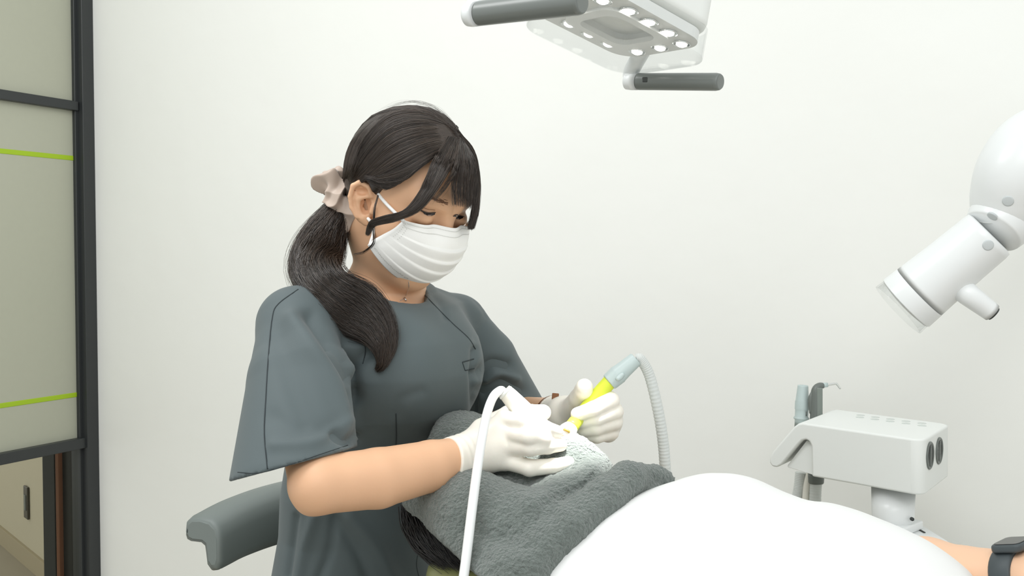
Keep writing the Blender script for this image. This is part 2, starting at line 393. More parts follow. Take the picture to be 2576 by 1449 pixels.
# things standing in the corridor behind the lower pane
def post(name, x0, x1, d, m):
    a, b = P(x0, 1300, d), P(x1, 1300, d); c = (a + b) / 2; c[2] = 0.6
    return struct(name, box(c, EX, EZ, EY, (abs(b[0] - a[0]) / 2, .6, .03), .002), m)
post('trim_1', 119, 149, 3.35, M['black']); post('trim_2', 151, 159, 3.33, M['brown']); post('trim_3', 159, 214, 3.36, M['dark'])

# ================================================================== STOOL behind the assistant
Lb = unit([math.cos(math.radians(50)), math.sin(math.radians(50)), 0]); Fb = unit([math.sin(math.radians(50)), -math.cos(math.radians(50)), 0])
hipc = P(880, 1449, 1.47)
sbase = np.array([hipc[0], hipc[1], 0]); sbase += -Fb * .03
t = thing('stool', sbase, 'grey padded clinic stool with a curved backrest behind the assistant', 'stool')
mk('seat', *lathe(sbase + EZ * .47, sbase + EZ * .6, [(0, .12), (.0, .17), (.02, .185), (.055, .185), (.07, .17), (.075, .1), (.076, .01)], 40), M['stool'], t)
mk('stem', *lathe(sbase + EZ * .05, sbase + EZ * .5, [(0, .03), (.2, .03), (.2, .02), (.42, .02)], 20), M['chrome'], t)
for k in range(5):
    a = k * 2 * math.pi / 5; d = np.array([math.cos(a), math.sin(a), 0])
    l = mk('base_leg', *tube([sbase + EZ * .08, sbase + d * .13 + EZ * .065, sbase + d * .27 + EZ * .06], [.022, .018, .014], 10), M['chrome'], t)
    mk('caster', *lathe(sbase + d * .27 + EZ * .026 - np.cross(d, EZ) * .012, sbase + d * .27 + EZ * .026 + np.cross(d, EZ), [(0, .02), (.003, .026), (.021, .026), (.024, .02)], 18), M['slot'], l)
# curved backrest band: a pad with a hooked section, following an arc behind the sitter
arc_px = [(512, 1322, 1.42), (590, 1282, 1.47), (690, 1247, 1.53), (800, 1225, 1.60), (950, 1220, 1.66), (1080, 1240, 1.64)]
A = crom([P(*q) for q in arc_px], 44)
sec = [(-.032, -.010), (-.030, .004), (-.020, .012), (0, .0145), (.022, .013), (.036, .004), (.0405, -.012), (.0405, -.045), (.036, -.056), (.028, -.058), (.021, -.052), (.0185, -.036), (.0155, -.021), (.006, -.0165), (-.02, -.018), (-.029, -.016)]
Tg = unit(np.gradient(A, axis=0)); side = unit(np.cross(Tg, EZ)); G = np.zeros((len(A), len(sec) + 1, 3))
sec_s = np.array([s[0] for s in sec] + [sec[0][0]]); sec_z = np.array([s[1] for s in sec] + [sec[0][1]])
def band(Ac, ss, zz, name, m, par):
    Tc = unit(np.gradient(Ac, axis=0)); sd = unit(np.cross(Tc, EZ)); rings = []; cs0, cz0 = .010, -.014; kx = np.linspace(0, 1, len(Ac))
    def ring(p_, s_, sc, g_): rings.append(p_ + s_ * (cs0 + (ss - cs0) * sc)[:, None] + EZ * ((cz0 + (zz - cz0) * sc) * g_)[:, None])
    for dl, sc in ((.0085, .80), (.0080, .88), (.006, .945), (.003, .985)): ring(Ac[0] - Tc[0] * dl, sd[0], sc, 1)
    for i in range(len(Ac)): ring(Ac[i], sd[i], 1, 1 + .25 * kx[i])
    for dl, sc in ((.003, .985), (.006, .945), (.008, .88), (.0085, .80)): ring(Ac[-1] + Tc[-1] * dl, sd[-1], sc, 1.25)
    G_ = np.array(rings); V_, F_ = patch(G_); n_ = G_.shape[1]; F_.append(tuple(range(n_ - 1))); F_.append(tuple(range((len(G_) - 1) * n_, len(G_) * n_ - 1))[::-1])
    ob_ = mk(name, V_, F_, m, par); ob_.data.polygons[len(F_) - 1].use_smooth = False; ob_.data.polygons[len(F_) - 2].use_smooth = False; return ob_
band(A, sec_s, sec_z, 'backrest', M['stool'], t)
band((A + Tg * .004)[:40], -.008 + .010 + (sec_s - .010) * .92, sec_z * .95 - .008, 'backrest_shell', M['dgrey'], t)
bm_ = A[26]; mk('back_support', *tube([bm_ - EZ * .03, bm_ - EZ * .2 , sbase - Fb * .05 + EZ * .47], .014, 10, 12), M['chrome'], t)

# ================================================================== ASSISTANT
HO = P(1005, 500, 1.33); yaw = math.radians(49); pit = math.radians(27)
hF = np.array([math.cos(pit) * math.sin(yaw), -math.cos(pit) * math.cos(yaw), -math.sin(pit)])
hU = np.array([math.sin(pit) * math.sin(yaw), -math.sin(pit) * math.cos(yaw), math.cos(pit)])
hL = np.array([math.cos(yaw), math.sin(yaw), 0.0]); HR = np.stack([hL, hF, hU])     # rows: lateral, forward, up
def l2w(q): return HO + np.asarray(q, float) @ HR
def w2l(p): return (np.asarray(p, float) - HO) @ HR.T
EAR = dict(c=np.array([-.0700, .013, -.002]), u=unit([-.12, -.22, .97]), w=unit([-.62, -.78, -.1]))
EAR['w'] = unit(EAR['w'] - EAR['u'] * (EAR['w'] @ EAR['u'])); EAR['n'] = np.cross(EAR['w'], EAR['u']); 
if EAR['n'][1] < 0: EAR['n'] = -EAR['n']
def ear_sdf(q):
    c, u, w_, n = EAR['c'], EAR['u'], EAR['w'], EAR['n']; R = np.stack([w_, u, n])
    d = ell(q, c + w_ * .002, (.0155, .0265, .0050), R)
    hx = [(-.011, .009), (-.007, .021), (.004, .0262), (.013, .020), (.0162, .006), (.0135, -.008), (.006, -.019)]
    hp = [c + w_ * (a + .002) + u * b + n * .004 for a, b in hx]
    d = smin(d, chain(q, hp, [.0026, .0032, .0036, .0036, .0032, .0028, .003], .001), .0015)
    d = smin(d, rc(q, c + w_ * .000 - u * .021, c + w_ * -.004 - u * .026, .0062, .005), .005)
    d = smax(d, -ell(q, c - w_ * .003 - u * .004 + n * .004, (.0080, .0115, .0095), R), .002)
    d = smax(d, -ell(q, c + w_ * .004 + u * .0135 + n * .004, (.0085, .0048, .0055), R), .002)
    d = smin(d, rc(q, c - w_ * .0125 - u * .004 + n * .003, c - w_ * .011 - u * .011 + n * .004, .0040, .0036), .002)
    d = smin(d, rc(q, c - w_ * .004 + u * .0075 + n * .002, c + w_ * .009 + u * .004 + n * .003, .0022, .0024), .002)
    d = smin(d, rc(q, c + w_ * .009 + u * .004 + n * .003, c + w_ * .005 - u * .014 + n * .003, .0024, .0024), .002)
    return d
HC = np.array([0, .003, .034]); HRAD = np.array([.071, .084, .083])
def head_sdf(q):
    """q in head coordinates: x lateral, y forward, z up, origin between the ears."""
    d = ell(q, HC, HRAD)
    d = smin(d, ell(q, (0, .034, -.018), (.054, .062, .078)), .02)
    d = smin(d, ell(q, (0, .066, -.080), (.026, .024, .020)), .03)
    ax = np.abs(q[:, :1]); qs = np.concatenate([ax, q[:, 1:]], 1)
    d = smin(d, ell(qs, (.036, .054, -.020), (.021, .026, .024)), .02)
    d = smin(d, rc(qs, (.010, .089, .032), (.040, .075, .034), .010, .008), .02)        # brow
    d = smax(d, -ell(qs, (.030, .112, .012), (.015, .020, .009)), .016)
    d = smin(d, ell(qs, (.031, .0775, .011), (.0155, .0165, .0125)), .004)              # closed lid
    d = smin(d, rc(q, (0, .090, .020), (0, .106, -.016), .0065, .0095), .012)
    d = smin(d, rc(q, (0, .098, -.02), (0, .086, -.055), .010, .010), .02)
    d = smin(d, ear_sdf(np.concatenate([-ax, q[:, 1:]], 1)), .004)
    return d
RS, RE1, RE, RF1, RF2, RW = P(755, 820, 1.265), P(772, 1050, 1.175), P(800, 1220, 1.075), P(950, 1203, 1.115), P(1085, 1172, 1.16), P(1165, 1150, 1.19)
LS, LE, LW = P(1152, 815, 1.50), P(1285, 1050, 1.60), P(1418, 1045, 1.37)
NB = P(955, 745, 1.385); NT = l2w((0, -.018, -.045))
def eloft(p, rings):
    """rings: (center, rl, rf) sorted by height."""
    zs = np.array([r[0][2] for r in rings]); o = np.argsort(zs); zs = zs[o]; cx = np.array([rings[i][0][0] for i in o]); cy = np.array([rings[i][0][1] for i in o])
    rl = np.array([rings[i][1] for i in o]); rf = np.array([rings[i][2] for i in o]); z = np.clip(p[:, 2], zs[0], zs[-1])
    def ip(v): return np.interp(z, zs, v)
    q = np.stack([p[:, 0] - ip(cx), p[:, 1] - ip(cy)], 1); a, b = ip(rl), ip(rf); u = q @ Lb[:2]; v = q @ Fb[:2]
    k0 = np.sqrt((u / a) ** 2 + (v / b) ** 2); k1 = np.sqrt((u / a ** 2) ** 2 + (v / b ** 2) ** 2) + 1e-9
    d = k0 * (k0 - 1) / k1; d = np.where(k0 < 1e-3, -np.minimum(a, b), d)
    return smax(d * .93, np.abs(p[:, 2] - (zs[0] + zs[-1]) / 2) - (zs[-1] - zs[0]) / 2, .01)
TR = [((990, 735), 1.375, .060, .050), ((975, 768), 1.375, .115, .078), ((968, 850), 1.37, .146, .098), ((962, 930), 1.375, .146, .110), ((952, 1030), 1.39, .138, .106), ((925, 1130), 1.41, .122, .094),
      ((905, 1230), 1.42, .120, .094), ((902, 1330), 1.43, .120, .098), ((898, 1449), 1.44, .132, .106), ((892, 1580), 1.45, .150, .120)]
RINGS = [(P(a[0], a[1], d), rl, rf) for a, d, rl, rf in TR]
RINGS_IN = [(c, rl - .016, rf - .016) for c, rl, rf in RINGS]
def neck_sdf(p): return chain(p, [NT, P(985, 660, 1.365), NB - EZ * .01], [.050, .049, .056], .02)
def body_sdf(p):
    d = head_sdf(w2l(p)); d = smin(d, neck_sdf(p), .025)
    d = smin(d, eloft(p, RINGS_IN), .02)
    for s, r in ((RS, .036), (LS, .036)): d = smin(d, rc(p, NB - EZ * .02, s, .044, r), .03)
    d = smin(d, chain(p, [RS, RE1, RE], [.036, .034, .031], .02), .02)
    fore = chain(p, [RE, RF1, RF2, RW], [.0315, .0335, .0295, .0245], .02); fore = smin(fore, rc(p, P(778, 1268, 1.078), P(800, 1235, 1.075), .010, .018), .012)
    d = smin(d, fore, .006)
    d = smin(d, chain(p, [LS, LE, LW], [.036, .034, .0235], .02), .02)
    return d
bV, bF = poly(body_sdf, (-.34, 1.02, .72), (.12, 1.68, 1.44), .0023)
abase = np.array([hipc[0], hipc[1], 0])
asst = thing('person', abase, 'dental assistant in a slate tunic, white mask and gloves, bending over the patient', 'person')
body = mk('body', bV, bF, M['skin'], asst); bvb = bvh_of(body)

# ---- tunic
SL = [P(745, 818, 1.245), P(752, 960, 1.185), P(744, 1230, 1.105)]; SLr = [.046, .060, .073]
SR_ = [P(1150, 815, 1.50), P(1212, 910, 1.53), P(1284, 1062, 1.575)]; SRr = [.043, .054, .063]
hemR = (P(592, 1208, 1.11), P(895, 1127, 1.11)); hemL = (P(1190, 1048, 1.56), P(1348, 1008, 1.56))
def hemn(h): 
    n = np.cross(h[1] - h[0], (h[0] + h[1]) / 2 - C0); n = unit(n); return n if n[2] < 0 else -n
hnR, hnL = hemn(hemR), hemn(hemL)
def tunic_sdf(p):
    d = eloft(p, RINGS)
    d = smin(d, ell(p, P(1020, 930, 1.292), (.05, .05, .06)), .06); d = smin(d, ell(p, P(1110, 930, 1.364), (.048, .045, .06)), .06)
    for s, r in ((SL[0], .045), (SR_[0], .041)): d = smin(d, rc(p, NB - EZ * .012, s, .050, r), .03)
    sr = smax(chain(p, SL, SLr, .02), plane(p, hemR[0], hnR), .003); inn = smax(chain(p, SL, [r - .006 for r in SLr], .02), -plane(p, hemR[0] - hnR * .12, hnR), .01)
    sl = smax(chain(p, SR_, SRr, .02), plane(p, hemL[0], hnL), .003); inl = smax(chain(p, SR_, [r - .006 for r in SRr], .02), -plane(p, hemL[0] - hnL * .1, hnL), .01)
    d = smin(d, smax(sr, -inn, .002), .016); d = smin(d, smax(sl, -inl, .002), .014)
    d = smax(d, -chain(p, [NT + hF * .02, P(992, 690, 1.35), P(1003, 740, 1.338)], [.055, .052, .037], .02), .004)
    return d
tV, tF = poly(tunic_sdf, (-.40, .96, .60), (.16, 1.72, 1.22), .0032)
strokes = [([(735, 800), (790, 880), (850, 980), (885, 1080)], 22, .008), ([(780, 800), (835, 875), (875, 940), (890, 1000)], 20, -.010), ([(690, 860), (730, 960), (770, 1060)], 26, -.004),
           ([(700, 830), (760, 950), (800, 1040), (830, 1100)], 22, -.003), ([(845, 1092), (870, 1108), (893, 1096)], 12, -.009), ([(690, 1050), (760, 1085), (850, 1075)], 24, -.003),
           ([(690, 1120), (790, 1110), (880, 1060)], 16, .004), ([(880, 930), (905, 905), (930, 885)], 18, -.009), ([(885, 990), (880, 1060), (898, 1110)], 10, -.004),
           ([(995, 1040), (1010, 1005), (1060, 985)], 14, -.002), ([(1195, 880), (1192, 960), (1194, 1040)], 9, -.007),
           ([(1205, 940), (1240, 915), (1275, 920)], 15, -.010), ([(1215, 985), (1260, 965), (1310, 985)], 15, -.009), ([(1225, 960), (1260, 940), (1300, 955)], 10, .005), ([(1075, 720), (1110, 770), (1120, 800)], 9, -.002),
           ([(1200, 850), (1225, 790), (1200, 750)], 12, -.003), ([(905, 1125), (960, 1130), (1060, 1120)], 20, -.002),
           ([(745, 1300), (735, 1380), (725, 1449)], 9, -.005), ([(790, 1300), (765, 1380), (750, 1460)], 14, .006), ([(840, 1300), (830, 1380), (800, 1460)], 12, -.005), ([(880, 1300), (950, 1380), (990, 1460)], 20, .005), ([(850, 1310), (900, 1390), (930, 1460)], 16, -.005)]
tV = sculpt(tV, tF, strokes)
tunic = mk('tunic', tV, tF, M['tunic'], asst); bvt = bvh_of(tunic)
def seam(pts, r=.0008, name='seam', m='tunicd', off=.0001):
    q = crom(np.array([(a, b, 0) for a, b in pts]), 26)[:, :2]; L = []
    for x, y in q:
        d = hit(bvt, x, y)
        if d is not None: L.append(P(x, y, d - off))
    if len(L) > 3: return mk(name, *tube(np.array(L), r, 6), M[m], tunic)
seam([(750, 728), (700, 765), (685, 800), (675, 900), (669, 1000), (665, 1090), (673, 1180)])
seam([(1062, 735), (1100, 775), (1140, 815), (1178, 850), (1196, 878)])
seam([(917, 850), (919, 885), (913, 915)]); seam([(996, 1040), (997, 1090), (996, 1120)])
seam([(1163, 911), (1192, 903)]); seam([(1163, 911), (1170, 932)]); seam([(1170, 932), (1193, 927)])
seam([(598, 1188), (650, 1190), (720, 1172), (800, 1145), (875, 1120)], .0005)
seam([(1095, 1290), (1050, 1400), (1055, 1460)], .0005)

# ---- trousers and shoes (below the frame)
HP = P(885, 1600, 1.45)
def legs_sdf(p):
    d = None
    for s in (-1, 1):
        hip = HP + Lb * .085 * s - EZ * .03; kn = np.array([*(hip + Fb * .28 + Lb * .05 * s)[:2], .50]); an = np.array([*(kn + Fb * .02)[:2], .09])
        e = chain(p, [hip, kn, an], [.082, .062, .05], .03); d = e if d is None else smin(d, e, .03)
    return d
lV, lF = poly(legs_sdf, HP - np.array([.35, .5, HP[2] + .02]), HP + np.array([.45, .3, .12]), .012)
mk('trousers', lV, lF, M['trous'], asst)
for s in (-1, 1):
    an = np.array([*(HP + Lb * .135 * s + Fb * .30)[:2], 0.0])
    sv, sf = poly(lambda p: smax(rc(p, an - Fb * .04 + EZ * .035, an + Fb * .13 + EZ * .028, .04, .032), -(p[:, 2] - .003), .003), an - .25, an + .25, .008)
    mk('shoe', sv, sf, M['shoe'], asst)

# ---- face: eyes, brows, mask
def decal(name, outline, m, off=.0006, parent=body, default=1.24):
    c = np.mean(outline, 0); pts = [on(bvb, x, y, off, default) for x, y in outline]; ctr = on(bvb, c[0], c[1], off + .0004, default)
    mid = [on(bvb, (x + c[0]) / 2, (y + c[1]) / 2, off + .0002, default) for x, y in outline]; n_ = len(pts)
    V = np.array(pts + mid + [ctr]); F = [(i, (i + 1) % n_, n_ + (i + 1) % n_, n_ + i) for i in range(n_)] + [(n_ + i, n_ + (i + 1) % n_, 2 * n_) for i in range(n_)]
    F = [f[::-1] for f in F]; return mk(name, V, F, m, parent)
e1 = decal('eye', [(1060, 530), (1067, 534), (1076, 536), (1086, 536), (1095, 535), (1094, 540), (1086, 543), (1077, 543), (1068, 539)], M['eye'], .0007)
e2 = decal('eye', [(1141, 545), (1146, 541.5), (1153, 542), (1160, 544), (1166, 545), (1164, 549), (1156, 552), (1149, 551)], M['eye'], .0007)
decal('eye_white', [(1075, 540.5), (1081, 540), (1087, 540.5), (1083, 542.5), (1077, 542.5)], M['eyew'], .0012, e1)
decal('eye_white', [(1147, 548.5), (1152, 549.5), (1156, 549), (1153, 551)], M['eyew'], .0012, e2)
def lash(pts, r, name='eyelashes', m='hair'):
    L = np.array([on(bvb, x, y, .0012, 1.24) for x, y in crom(np.array([(a, b, 0) for a, b in pts]), 14)[:, :2]])
    return mk(name, *tube(L, np.interp(np.linspace(0, 1, 14), [0, .3, 1], [r * .5, r, r * .6]), 6), M[m], body)
lash([(1053, 524), (1060, 530), (1076, 535.5), (1096, 535)], .0010); lash([(1140, 544.5), (1147, 540.5), (1156, 542), (1168, 545)], .0008)
lash([(1063, 522), (1078, 527), (1095, 529)], .0003, 'lid_crease', 'strap')
rg = np.random.default_rng(3); L = []
for i in range(150):
    u = rg.random(); x = 1086 + 42 * u; y = 499 + 13 * u ** 1.1 + rg.normal() * 2.6 * (.5 + u * .8); dx, dy = -7 - 3 * rg.random(), -3 + rg.normal()
    L.append([on(bvb, x + dx * t_, y + dy * t_, .0004, 1.24) for t_ in (0, .5, 1)])
mk('eyebrow', *strands(np.array(L), np.full(len(L), .00022)), mat('brow_hair', (128, 92, 68), .6), body)
# mask, in head coordinates
vv = np.linspace(0, 1, 61); uu = np.linspace(-1, 1, 61)
kv = [0, .25, .5, .75, 1]
def it(t_, vals): return crom(np.stack([vals, np.zeros(5), np.zeros(5)], 1), 201)[np.clip((t_ * 200).round().astype(int), 0, 200), 0]
yf = it(vv, [.1060, .1175, .1165, .103, .076]); zc = it(vv, [.0095, -.014, -.040, -.068, -.088]); ys = it(vv, [.077, .068, .056, .045, .037]); zs_ = it(vv, [.004, -.012, -.026, -.039, -.051])
U, Vv = np.meshgrid(uu, vv)
prof = np.cos(np.abs(U) ** 1.15 * math.pi / 2) ** .85
pleat = np.zeros_like(vv)
for a in (.30, .46, .62, .80): pleat += .0028 * (np.clip((vv - a + .012) / .012, 0, 1) - np.clip((vv - a) / .14, 0, 1)) * (vv > a - .013)
G = np.stack([(.0575 + .0065 * np.clip(Vv * 1.3, 0, 1)) * np.sin(U * 1.18) / math.sin(1.18), ys[:, None] + (yf - ys)[:, None] * prof + pleat[:, None] * prof, zc[:, None] + (zs_ - zc)[:, None] * np.abs(U) ** 1.6], -1)
nose = np.exp(-(U / .14) ** 2) * np.exp(-(Vv / .16) ** 2); G[..., 1] += nose * .003; G[..., 1] -= np.exp(-((np.abs(U) - .34) / .16) ** 2) * np.exp(-(Vv / .22) ** 2) * .006
Gw = l2w(G.reshape(-1, 3)).reshape(G.shape)
mkV, mkF = patch(Gw); mask = mk('face_mask', mkV, mkF, M['mask'], asst)
sm = mask.modifiers.new('thickness', 'SOLIDIFY'); sm.thickness = .0009; sm.offset = -1
def mp(u, v, off=.0004):
    i = v * 60; j = (u + 1) * 30; i0 = int(min(i, 59)); j0 = int(min(j, 59)); a, b = i - i0, j - j0
    p_ = (Gw[i0, j0] * (1 - a) * (1 - b) + Gw[i0 + 1, j0] * a * (1 - b) + Gw[i0, j0 + 1] * (1 - a) * b + Gw[i0 + 1, j0 + 1] * a * b)
    nn = unit(np.cross(Gw[i0, j0 + 1] - Gw[i0, j0], Gw[i0 + 1, j0] - Gw[i0, j0])); 
    if nn @ hF < -.2: nn = -nn
    return p_ + nn * off, nn
def dots(rows, name, r=.00045):
    VF = []
    for u, v in rows:
        c, nn = mp(u, v, .0013); t1 = unit(np.cross(nn, hU)); t2 = np.cross(nn, t1)
        VF.append((np.array([c + t1 * r * a + t2 * r * b for a, b in ((-1.6, -.8), (1.6, -.8), (1.6, .8), (-1.6, .8))]), [(0, 1, 2, 3)]))
    V, F = join(*VF); o = mk(name, V, F, M['mdot'], mask, False); o['kind'] = 'stuff'; return o
dots([(u, .045) for u in np.linspace(-.9, .6, 62)] + [(u, .12) for u in np.linspace(-.9, .6, 62)], 'stitch_line')
dots([(-.93, v) for v in np.linspace(.06, .4, 9)] + [(-.87, v) for v in np.linspace(.14, .4, 7)], 'side_weld')
# ear loops
def loop(pts, r=.0022): return mk('ear_loop', *tube([np.asarray(q) for q in pts], r, 8, 30), M['loop'], mask)
ec, eu_, ew_, en_ = EAR['c'], EAR['u'], EAR['w'], EAR['n']
def L3(v): return l2w(v)
cr_top, cr_bot = mp(-.97, .03)[0], mp(-.98, .97)[0]
loop([cr_top, on(bvb, 965, 505, .0015, 1.27), on(bvb, 935, 462, .002, 1.27), L3(ec - ew_ * .012 + eu_ * .026 - en_ * .001), L3(ec + ew_ * .004 + eu_ * .026 - en_ * .010)])
loop([cr_bot, on(bvb, 940, 580, .003, 1.27), on(bvb, 928, 552, .002, 1.275), L3(ec + ew_ * .002 - eu_ * .024 - en_ * .010)])
mir = lambda p_: l2w(w2l(p_) * np.array([-1, 1, 1]))
loop([mir(cr_top), L3((.074, .02, .012)), L3((.075, -.004, .028)), L3((.083, -.02, .012))]); loop([mir(cr_bot), L3((.070, .012, -.03)), L3((.076, -.012, -.025))])
# faint print along the lower edge of the mask
def text_mesh(s, size):
    cu = bpy.data.curves.new('t', 'FONT'); cu.body = s; cu.size = size; o = bpy.data.objects.new('t', cu); COL.objects.link(o)
    dg = bpy.context.evaluated_depsgraph_get(); me = bpy.data.meshes.new_from_object(o.evaluated_get(dg)); V = np.array([v.co[:] for v in me.vertices]); F = [tuple(p.vertices) for p in me.polygons]
    bpy.data.objects.remove(o); bpy.data.curves.remove(cu); bpy.data.meshes.remove(me); return V, F
tv, tf = text_mesh('CilmonitumM \u00d8', .0042); ln = tv[:, 0].max()
TV = []
for x, y, _ in tv: TV.append(mp(-.94 + .62 * x / ln,   .90 - y / .0042 * .045, .0014)[0])
mk('print', np.array(TV), tf, M['mdot'], mask, False, label='faint grey print along the lower edge')

# ---- hair
def shl(q, g=.0105):
    q = np.asarray(q, float); e = (q - HC) / (HRAD + g); return l2w(HC + e / np.linalg.norm(e) * (HRAD + g))
def shell(px, py, g=.0105):
    r = HRAD + g; o = (w2l(C0) - HC) / r; d = (HR @ RAY(px, py)) / r; A_, B_, Cc = d @ d, o @ d, o @ o - 1; D = B_ * B_ - A_ * Cc
    t_ = (-B_ - math.sqrt(max(D, 0))) / A_; q = (o + d * t_); q = q / max(1, np.linalg.norm(q)) if D < 0 else q
    return l2w(q * r + HC)
def cap_sdf(p):
    q = w2l(p); d = ell(q, HC, HRAD + .0085)
    d = smax(d, (q[:, 1] - (.026 + .45 * (q[:, 2] - .01)) - np.clip(q[:, 2] - .085, 0, 1) * 1.5) / 1.1, .006)
    d = smax(d, -(q[:, 2] + .022 + .0 * q[:, 1]), .006)
    return smax(d, -ell(np.concatenate([-np.abs(q[:, :1]), q[:, 1:]], 1), EAR['c'] + EAR['n'] * .002, (.019, .029, .018), np.stack([EAR['w'], EAR['u'], EAR['n']])), .002)
cV, cF = poly(cap_sdf, HO - .16, HO + .18, .003)
hair = mk('hair', cV, cF, mat('hair_under', (44, 37, 32), .4), asst)
TIE = P(872, 492, 1.335)
def sg(pts, g=.0100): return [shell(x, y, g + .002 * math.sin(i)) for i, (x, y) in enumerate(pts)]
fam = [sg([(1128, 312), (1060, 280), (980, 288), (915, 350), (886, 430)]) + [TIE], sg([(1140, 326), (1060, 305), (980, 325), (918, 392), (892, 445)]) + [TIE], sg([(1150, 340), (1066, 335), (985, 365), (925, 420), (895, 455)]) + [TIE],
       sg([(1156, 352), (1080, 362), (1005, 395), (940, 438), (900, 465)]) + [TIE], sg([(1150, 362), (1092, 385), (1022, 424), (955, 446), (908, 446)]) + [TIE], sg([(1110, 385), (1070, 408), (1022, 440), (965, 456), (915, 448)]) + [TIE]]
A1 = blend_guides(fam, 3600, 20, .0009, 1)
low = [sg([(1090, 396), (1050, 425), (1018, 450), (965, 456), (915, 446)], .011) + [TIE], sg([(1040, 432), (1010, 455), (985, 468), (950, 462), (915, 450)], .010) + [TIE], sg([(990, 462), (975, 475), (962, 474), (940, 462), (915, 452)], .009) + [TIE]]
A2_ = blend_guides(low, 500, 18, .0012, 2)
def lg(pts): return [shl(q) for q in pts] + [TIE]
back = [lg([(.012 + x * .3, .05 - abs(x) * .5, .11), (.012 + x, .0, .12), (x * 1.3, -.06, .10), (x * 1.1 - .01, -.085, .04), (x * .6 - .035, -.075, -.01)]) for x in (-.035, -.015, .0, .015, .035, .055)]
back = [fam[0]] + back
A4 = blend_guides(back, 2200, 18, .0009, 4)
far = [lg([(.016, y0, .11), (.05, y0 - .01, .09), (.075, y0 - .035, .05), (.06, -.06, .02), (.0, -.085, -.01)]) for y0 in (.06, .045, .02, .0)]
A3 = blend_guides(far, 900, 16, .0009, 3)
def lift(a, g=.0098):
    q = w2l(a.reshape(-1, 3)); e = (q - HC) / (HRAD + g); n_ = np.linalg.norm(e, axis=1); k_ = np.tile(np.linspace(0, 1, a.shape[1]) < .86, a.shape[0]) & (n_ < 1)
    q[k_] = HC + (e[k_] / n_[k_, None]) * (HRAD + g); return l2w(q).reshape(a.shape)
A1, A3, A4 = lift(A1), lift(A3), lift(A4)
V, F = join(*(strands(a, r_) for a, r_ in ((A1, np.full(3600, .00029)), (A2_, np.full(500, .00024)), (A3, np.full(900, .0004)), (A4, np.full(2200, .00032)))))
mk('swept_hair', V, F, M['hair'], hair)
def fr(pts): return [P(x, y, d) for x, y, d in pts]
def ob(pts): return [on(bvb, x, y, o_, d) for x, y, o_, d in pts]
# side lock across the cheek
def rt(x, y): return [shell(x, y, .0105)]
lockA = rt(1128, 345) + fr([(1092, 402, 1.228), (1058, 480, 1.222), (1018, 530, 1.222), (965, 546, 1.228), (932, 560, 1.236), (924, 590, 1.24)])
lockB = rt(1146, 346) + fr([(1118, 408, 1.226), (1082, 480, 1.218), (1040, 528, 1.219), (985, 549, 1.226), (938, 563, 1.236), (927, 588, 1.24)])
lockC = rt(1158, 350) + fr([(1138, 410, 1.226), (1104, 470, 1.218), (1058, 526, 1.219), (1000, 553, 1.226), (943, 566, 1.236), (930, 582, 1.24)])
B1 = blend_guides([lockA, lockB, lockC], 1000, 28, .0010, 5, bias=1.15)
w1 = [rt(1154, 348) + fr([(1146, 410, 1.225), (1120, 460, 1.222), (1085, 505, 1.224)]), rt(1158, 350) + fr([(1152, 420, 1.225), (1128, 465, 1.222), (1098, 500, 1.224)])]
B2 = blend_guides(w1, 40, 20, .0014, 6)
w2_ = [rt(1152, 345) + fr([(1150, 405, 1.235), (1137, 460, 1.228), (1138, 516, 1.226)]), rt(1158, 347) + fr([(1166, 405, 1.237), (1158, 460, 1.231), (1158, 516, 1.23)]), rt(1162, 350) + fr([(1184, 412, 1.245), (1182, 470, 1.243), (1180, 521, 1.24)]), rt(1164, 352) + fr([(1196, 420, 1.262), (1198, 480, 1.258), (1192, 530, 1.258)])]
B3 = blend_guides(w2_, 330, 20, .0011, 8)
w3 = [rt(1160, 350) + fr([(1190, 400, 1.275), (1197, 470, 1.275), (1188, 535, 1.275), (1178, 572, 1.275)]), rt(1152, 335) + fr([(1190, 382, 1.29), (1203, 450, 1.29), (1199, 530, 1.288), (1185, 574, 1.285)]), rt(1140, 322) + fr([(1186, 372, 1.31), (1204, 440, 1.315), (1202, 520, 1.31), (1190, 572, 1.30)])]
B4 = blend_guides(w3, 800, 20, .0013, 9)
w5 = [lockA[:2] + fr([(1072, 450, 1.222), (1062, 475, 1.221)]), rt(1146, 346) + fr([(1124, 400, 1.228), (1100, 440, 1.222), (1085, 475, 1.219)]), rt(1156, 348) + fr([(1152, 395, 1.233), (1142, 430, 1.228), (1135, 465, 1.226)]), rt(1160, 350) + fr([(1172, 395, 1.242), (1176, 440, 1.238), (1172, 500, 1.236)]), rt(1164, 352) + fr([(1194, 405, 1.262), (1197, 455, 1.26), (1194, 520, 1.258)])]
B5 = np.concatenate([blend_guides(w5[:2], 380, 18, .0012, 10), blend_guides(w5[3:], 240, 18, .0012, 11), blend_guides([w5[1][:3], w5[2][:3], w5[3][:3]], 260, 18, .0010, 13)])
V, F = join(*(strands(a, np.full(len(a), r_)) for a, r_ in ((B1, .0003), (B2, .0002), (B3, .00026), (B4, .00032), (B5, .00028))))
mk('bangs', V, F, M['hair'], hair)
wis = [fr([(950, 490, 1.25), (940, 530, 1.24), (938, 580, 1.25), (938, 610, 1.265), (915, 632, 1.285), (890, 640, 1.29)]), fr([(953, 492, 1.25), (943, 530, 1.24), (941, 580, 1.25), (941, 612, 1.265), (918, 635, 1.285), (893, 641, 1.29)])]
W1 = blend_guides(wis, 14, 24, .0006, 12)
fly = []
